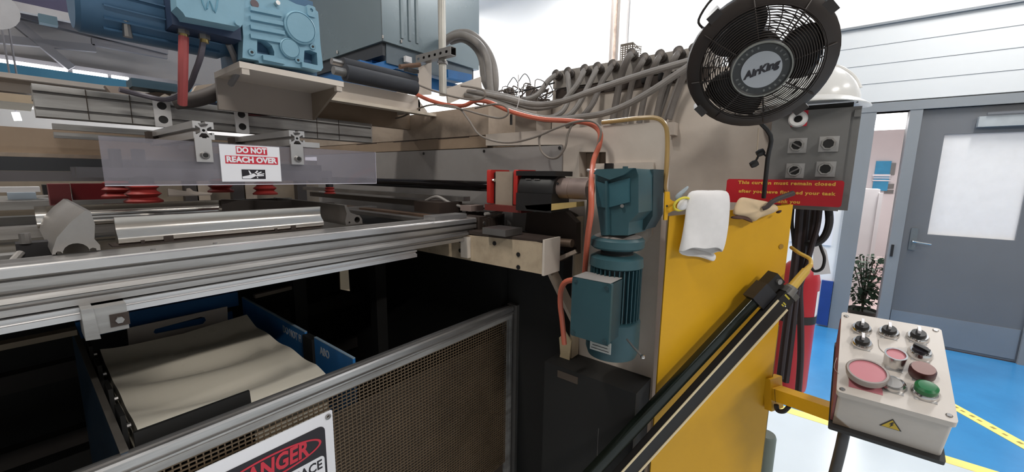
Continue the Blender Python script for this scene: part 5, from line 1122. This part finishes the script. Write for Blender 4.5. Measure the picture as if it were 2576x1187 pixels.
x, y = qd(2247, 918); pl = plate(x, y, .017); lth('tall_chrome_sleeve', [(.0145, .0012), (.0165, .0012), (.0185, .030), (.0185, .036), (.0155, .036), (.0155, .03)], x, y, CHRM, pl); lth('pink_cap', [(0, .033), (.0152, .033), (.0152, .0013), (0, .0013)], x, y, PINK, pl)
x, y = qd(2177, 955); pl = plate(x, y, .032, PINK); lth('mushroom_rim', [(.014, .0012), (.02, .002), (.038, .016), (.040, .03), (.038, .033), (.034, .033), (.034, .028), (.014, .02)], x, y, mat('rim_grey', '#a49a95', .3, .3), pl, 32); lth('pink_mushroom', [(0, .030), (.0338, .030), (.0338, .021), (0, .021)], x, y, PINK, pl, 32)
x, y = qd(2245, 970); pl = plate(x, y, .0195); lth('chrome_ring', [(.0145, .0012), (.020, .0012), (.0195, .010), (.0165, .013), (.0145, .012)], x, y, CHRM, pl); lth('grey_cap', [(0, .0115), (.0146, .0115), (.0146, .0013), (0, .0013)], x, y, mat('cap_grey2', '#9b9896', .4), pl)
x, y = qd(2317, 945); pl = plate(x, y, .0175); lth('maroon_button', [(0, .024), (.019, .024), (.0205, .020), (.0205, .006), (.018, .0012), (0, .0012)], x, y, mat('maroon', '#4a1f1f', .35), pl); lth('button_top', [(0, .0252), (.018, .0252), (.018, .0241), (0, .0241)], x, y, mat('maroon_top', '#8f6a64', .35), pl)
x, y = qd(2326, 990); pl = plate(x, y, .0195); lth('chrome_ring', [(.016, .0012), (.021, .0012), (.021, .007), (.018, .012), (.016, .012)], x, y, CHRM, pl); lth('green_button', [(0, .027), (.013, .026), (.0175, .022), (.0178, .0013), (0, .0013)], x, y, GRN, pl)
# warning triangle on the front side
p = QM.inverted() @ on(2243, 1068, BL, E2); TMx = frame(QM @ Vector((p.x, .0035, p.z-.002)), E1, QN)
tri = O('warning_triangle', prism(B(), [(-.020, -.016), (.020, -.016), (0, .019)], .0006, TMx), SIGNK, t)
O('yellow_field', prism(B(), [(-.0165, -.0142), (.0165, -.0142), (0, .0150)], .0004, TMx @ Matrix.Translation((0, 0, .0007))), mat('warn_yellow', '#d9b630', .45), tri)
O('lightning_bolt', prism(B(), [(.001, .009), (-.004, -.001), (-.0005, -.0005), (-.002, -.011), (.004, .001), (.0006, .0006), (.004, .008)], .0004, TMx @ Matrix.Translation((0, 0, .0012))), SIGNK, tri)
for pts in (((2105, 900), (2098, 925), (2110, 940)), ((2210, 855), (2212, 875), (2228, 890))):
    P = [QM @ Vector(qd(*q)+(.0008,)) for q in pts]; O('scratch_line', tube(B(), P, .0006, 5, 3), mat('scratch', '#a49b93', .5), t)
pb = QM @ Vector((.03, .02, -T_-.012))
O('stand_pipe', tube(B(), [pb+QN*.005, pb-Vector((0, 0, .06)), Vector((pb.x+.02, pb.y+.015, .6)), Vector((pb.x+.04, pb.y+.02, .1)), Vector((pb.x+.04, pb.y+.02, .0))], .013, 12, 5), mat('stand_grey', '#4c4b4d', .5, .3), t)
# arm holding the pendant, on the yellow panel's edge
e1 = QM @ Vector((.0, .14, -T_+.05)); s1 = PO+PU*(b_[0]+.01)
zA = at(1985, 1000, x=(s1.x+e1.x)/2).z
t = thing('pendant_arm', 'yellow square tube arm carrying the control pendant', 'arm', s1+Vector((0, 0, zA)))
A_, C_ = at(1945, 985, x=1.50), at(2099, 1038, x=1.42)
O('square_tube', beam(B(), A_, C_+(C_-A_)*.05, .045, .040), YEL, t, .003)
O('clamp_plate', box(B(), (-.012, -.055, -.03), (.012, .05, .03), frame(A_, (A_-C_), (0, 0, 1))), YEL, t, .002)
O('seam_line', box(B(), (.0, -.0225, -.0232), (.001, .02, .0232), frame(A_+(C_-A_)*.12, (A_-C_), (0, 0, 1))), DKBR, t)
T('rubber_hook', 'black rubber hook hanging under the pendant arm', 'hook', tube(B(), [at(1953, 1018, x=1.47), at(1956, 1032, x=1.47), at(1972, 1034, x=1.46), at(1985, 1022, x=1.46)], .007, 8, 5), RUB)
# ---------------- fire extinguisher and cables behind the panel
ex, ey = 2.2, .075
t = thing('fire_extinguisher', 'red fire extinguisher strapped to the wiring cabinet behind the yellow panel', 'fire extinguisher', (ex, ey, .63))
O('cylinder', lathe(B(), [(0, .632), (.06, .632), (.078, .65), (.08, .67), (.08, 1.17), (.07, 1.215), (.045, 1.245), (.025, 1.255), (.025, 1.27), (0, 1.27)], Matrix.Translation((ex, ey, 0)), 36), RED, t)
zs_ = at(2030, 797, x=ex).z
O('strap', lathe(B(), [(.0805, 0), (.083, 0), (.083, .035), (.0805, .035)], Matrix.Translation((ex, ey, zs_-.02)), 36, True), BLK, t)
bm = B(); R_ = []
for zz in (.98, 1.13):
    R_.append([Vector((ex+.0808*math.cos(a), ey+.0808*math.sin(a), zz)) for a in [-2.0+.09*k for k in range(10)]])
loft(bm, R_, closed=False); O('white_label', bm, SIGNW, t)
O('valve', cyl(B(), (ex, ey, 1.27), (ex, ey, 1.31), .018, n=12), STEEL, t)
O('lever_handle', box(B(), (ex-.09, ey-.012, 1.31), (ex+.03, ey+.012, 1.325)), BLK, t, .003)
O('wall_bracket', box(B(), (ex-.03, ey+.078, .80), (ex+.03, .192, 1.15)), BLK, t, .003)
T('inspection_tag', 'white inspection tag hanging above the fire extinguisher', 'tag', prism(B(), [(-at(2047, 690, x=2.05).y, at(2047, 692, x=2.05).z), (-at(2090, 686, x=2.05).y, at(2090, 688, x=2.05).z), (-at(2080, 625, x=2.05).y, at(2080, 630, x=2.05).z), (-at(2060, 606, x=2.05).y, at(2060, 608, x=2.05).z), (-at(2045, 620, x=2.05).y, at(2045, 622, x=2.05).z)], .002, FX((2.05, 0, 0))), SIGNW)
pa_, pb_ = at(1995, 528, x=5.49), at(2040, 612, x=5.49)
T('paper_notice', 'white printed sheet on the wall seen between the black cables', 'notice', box(B(), (5.488, pb_.y, pb_.z), (5.499, pa_.y, pa_.z)), SIGNW)
O('tag_string', tube(B(), [at(2058, 610, x=2.05), (2.12, .03, 1.33), (ex-.08, ey, 1.328)], .001, 5, 3), WHT, bpy.data.objects['inspection_tag'])
for i, (pts, r, lab) in enumerate((
        (((2012, 520), (2008, 580), (2002, 640), (1992, 720), (1978, 820), (1962, 950)), .012, 'thick dark cable under the push-button box, first from the panel'),
        (((2030, 520), (2024, 580), (2016, 650), (2002, 740), (1990, 850), (1976, 960)), .012, 'thick dark cable under the push-button box, second from the panel'),
        (((2048, 522), (2040, 580), (2026, 640), (2012, 720), (2014, 800), (2014, 900), (2008, 985)), .011, 'thick dark cable under the push-button box, third from the panel'),
        (((2062, 522), (2056, 570), (2040, 625), (2028, 670), (2012, 720)), .009, 'dark cable under the push-button box, fourth from the panel'),
        (((2084, 522), (2086, 560), (2074, 595), (2050, 612), (2020, 610)), .012, 'thick black cable bending back below the push-button box'),
        (((2055, 590), (2066, 625), (2074, 650), (2068, 675), (2050, 682), (2040, 672)), .005, 'thin black cable loop over the white tag'),
        (((1994, 525), (1992, 560), (1996, 600), (2000, 650)), .006, 'thin black cable close to the yellow panel edge'))):
    T('black_cable', lab, 'cable', tube(B(), [at(*q, x=1.74+.02*(i % 3)) for q in pts], r, 10, 5), mat('brown_black_cable', '#2e2326', .5) if i < 4 else RUB, group='cables under the push-button box')
p = at(1925, 1097, x=1.70)
T('grey_post', 'short grey-green post standing on the pale floor right of the yellow panel', 'post', lathe(B(), [(0, 0.003), (.036, .003), (.036, p.z-.01), (.032, p.z), (0, p.z)], Matrix.Translation((1.72, p.y, 0)), 24), mat('post_green', '#6d7771', .5, .1, .1, 5))

# ================================================================ fan
fc = at(1908, 160, d=1.0); toC = (CAM-fc).normalized()
sd = Vector((0, 0, 1)).cross(toC).normalized(); up = toC.cross(sd)
fn = (toC*math.cos(math.radians(17)) - up*math.sin(math.radians(17)) + sd*.14).normalized()
FM = frame(fc, up.cross(fn).normalized(), fn.cross(up.cross(fn)))
RF = .163
t = thing('wall_fan', 'black round fan with wire guards mounted on a rod above the yellow panel', 'fan', fc)
def fl_(name, prof, m_, n=48, par=t, close=False): return O(name, lathe(B(), prof, FM, n, close), m_, par)
fl_('outer_ring', [(RF-.005, -.035), (RF, -.035), (RF+.004, -.012), (RF+.002, .0), (RF-.006, .006), (RF-.020, .011), (RF-.030, .014), (RF-.032, .012), (RF-.012, .003), (RF-.004, -.01)], FANB, close=True)
def ringw(bm, r, z, w_): tube(bm, [FM @ Vector((r*math.cos(a), r*math.sin(a), z)) for a in [2*PI*k/40 for k in range(40)]], w_, 5, 1, closed=True)
def dome(r): return .006+.045*(1-(r/RF)**2)
bm = B()
for k in range(14): ringw(bm, .068+.0052*k, dome(.068+.0052*k), .0014)
O('front_guard_rings', bm, FANB, t)
bm = B()
for k in range(8):
    a = 2*PI*k/8+.2; tube(bm, [FM @ Vector((r*math.cos(a), r*math.sin(a), dome(r)-.002)) for r in (.05, .08, .11, .135, .155)], .002, 5, 2)
O('front_guard_spokes', bm, FANB, t)
bm = B()
for k in range(8): ringw(bm, .058+.0135*k, -.075+.04*((.058+.0135*k)/RF)**2, .0014)
for k in range(22):
    a = 2*PI*k/22; tube(bm, [FM @ Vector((r*math.cos(a+(r-.05)*5), r*math.sin(a+(r-.05)*5), -.077+.04*(r/RF)**2)) for r in (.05, .08, .11, .135, .159)], .0014, 5, 2)
O('rear_guard', bm, FANB, t)
O('motor_can', lathe(B(), [(0, -.15), (.05, -.15), (.062, -.14), (.062, -.07), (.05, -.06), (0, -.06)], FM, 28), FANB, t)
fl_('blade_hub', [(0, -.02), (.035, -.02), (.04, -.03), (.04, -.055), (0, -.055)], BLK)
bl = mat('blade_black', '#1b1817', .35, .2)
for k in range(3):
    bm = B(); a0 = 2*PI*k/3+2.15; R_ = []
    for i in range(9):
        r = .03+.110*i/8; half = (.45+.28*math.sin(PI*min(1, i/8*.9+.05)))
        R_.append([FM @ Vector((r*math.cos(a0+half*s), r*math.sin(a0+half*s), -.036+.018*s+.004*math.sin(3*s))) for s in (-1, -.6, -.2, .2, .6, 1)])
    loft(bm, R_, closed=False); o = O('blade', bm, bl, t, ang=1.5); md = o.modifiers.new('thick', 'SOLIDIFY'); md.thickness = .002
bd = fl_('hub_badge', [(0, .050), (.058, .050), (.062, .053), (.066, .050), (.066, .040), (0, .040)], mat('badge_dark', '#343536', .4))
fl_('badge_rim', [(.0618, .0500), (.0618, .0545), (.0645, .0545), (.0655, .050)], mat('rim_alu', '#85857f', .35, .4), par=bd, close=True)
fl_('badge_disc', [(0, .0502), (.043, .0502), (.043, .0515), (0, .0515)], mat('badge_silver', '#a9abb0', .35, .3), par=bd)
text('lettering', 'AirKing', .024, FM @ Matrix.Translation((0, .0, .0522)) @ Matrix.Rotation(.33, 4, 'Z'), SIGNK, bd, .0012, .0003, fit=.082, shear=.4)
for k in range(26):
    if k % 13 in (0, 6, 7, 12): continue
    a = 2*PI*k/26; O('rim_print', box(B(), (-.002, -.003, 0), (.002, .003, .0006), FM @ Matrix.Rotation(a, 4, 'Z') @ Matrix.Translation((0, .0525, .0502))), mat('print_grey', '#6b6d6b', .5), bd)
for a in (.72, .72+PI, .72+PI*.5, .72+PI*1.5):
    O('rim_lug', box(B(), (RF-.008, -.016, -.03), (RF+.012, .016, .006), FM @ Matrix.Rotation(a, 4, 'Z')), FANB, t, .005)
# wire handle at the upper left
cc = [FM @ Vector((RF*1.0*math.cos(a)*s, RF*1.0*math.sin(a)*s, -.03)) for a, s in ((2.52, 1.0), (2.46, 1.13), (2.2, 1.20), (1.95, 1.16), (1.90, 1.0))]
O('wire_handle', tube(B(), cc, .003, 8, 4), FANB, t)
# rod down to the panel
q1 = at(1921, 498, x=1.43); q0 = FM @ Vector((.01, -RF+.01, -.04))
O('mounting_rod', tube(B(), [q0, at(1938, 340, x=1.36), at(1931, 400, x=1.40), q1], .006, 10, 4), BLK, t)
O('rear_yoke', tube(B(), [FM @ Vector((0, 0, -.15)), FM @ Vector((0, -.09, -.15)), FM @ Vector((.01, -RF+.005, -.06)), q0], .008, 10, 4), FANB, t)
for q in ((1913, 384), (1897, 412)):
    p = at(*q, x=1.40); kb = O('clamp_knob', lathe(B(), [(0, -.012), (.009, -.01), (.011, 0), (.009, .01), (0, .012)], axis(p, (-.3, .8, -.5)), 10), BLK, t)
O('knob_stem', tube(B(), [at(1931, 395, x=1.4), at(1913, 384, x=1.4), at(1905, 398, x=1.4), at(1897, 412, x=1.4)], .003, 6, 3), BLK, t)
T('pull_chain', 'thin pale cord hanging from the fan in front of the wiring cabinet', 'cord', tube(B(), [at(1908, 322, x=1.45), at(1906, 360, x=1.45), at(1902, 400, x=1.45)], .0015, 5, 3), mat('cord_pale', '#b7a793', .7))
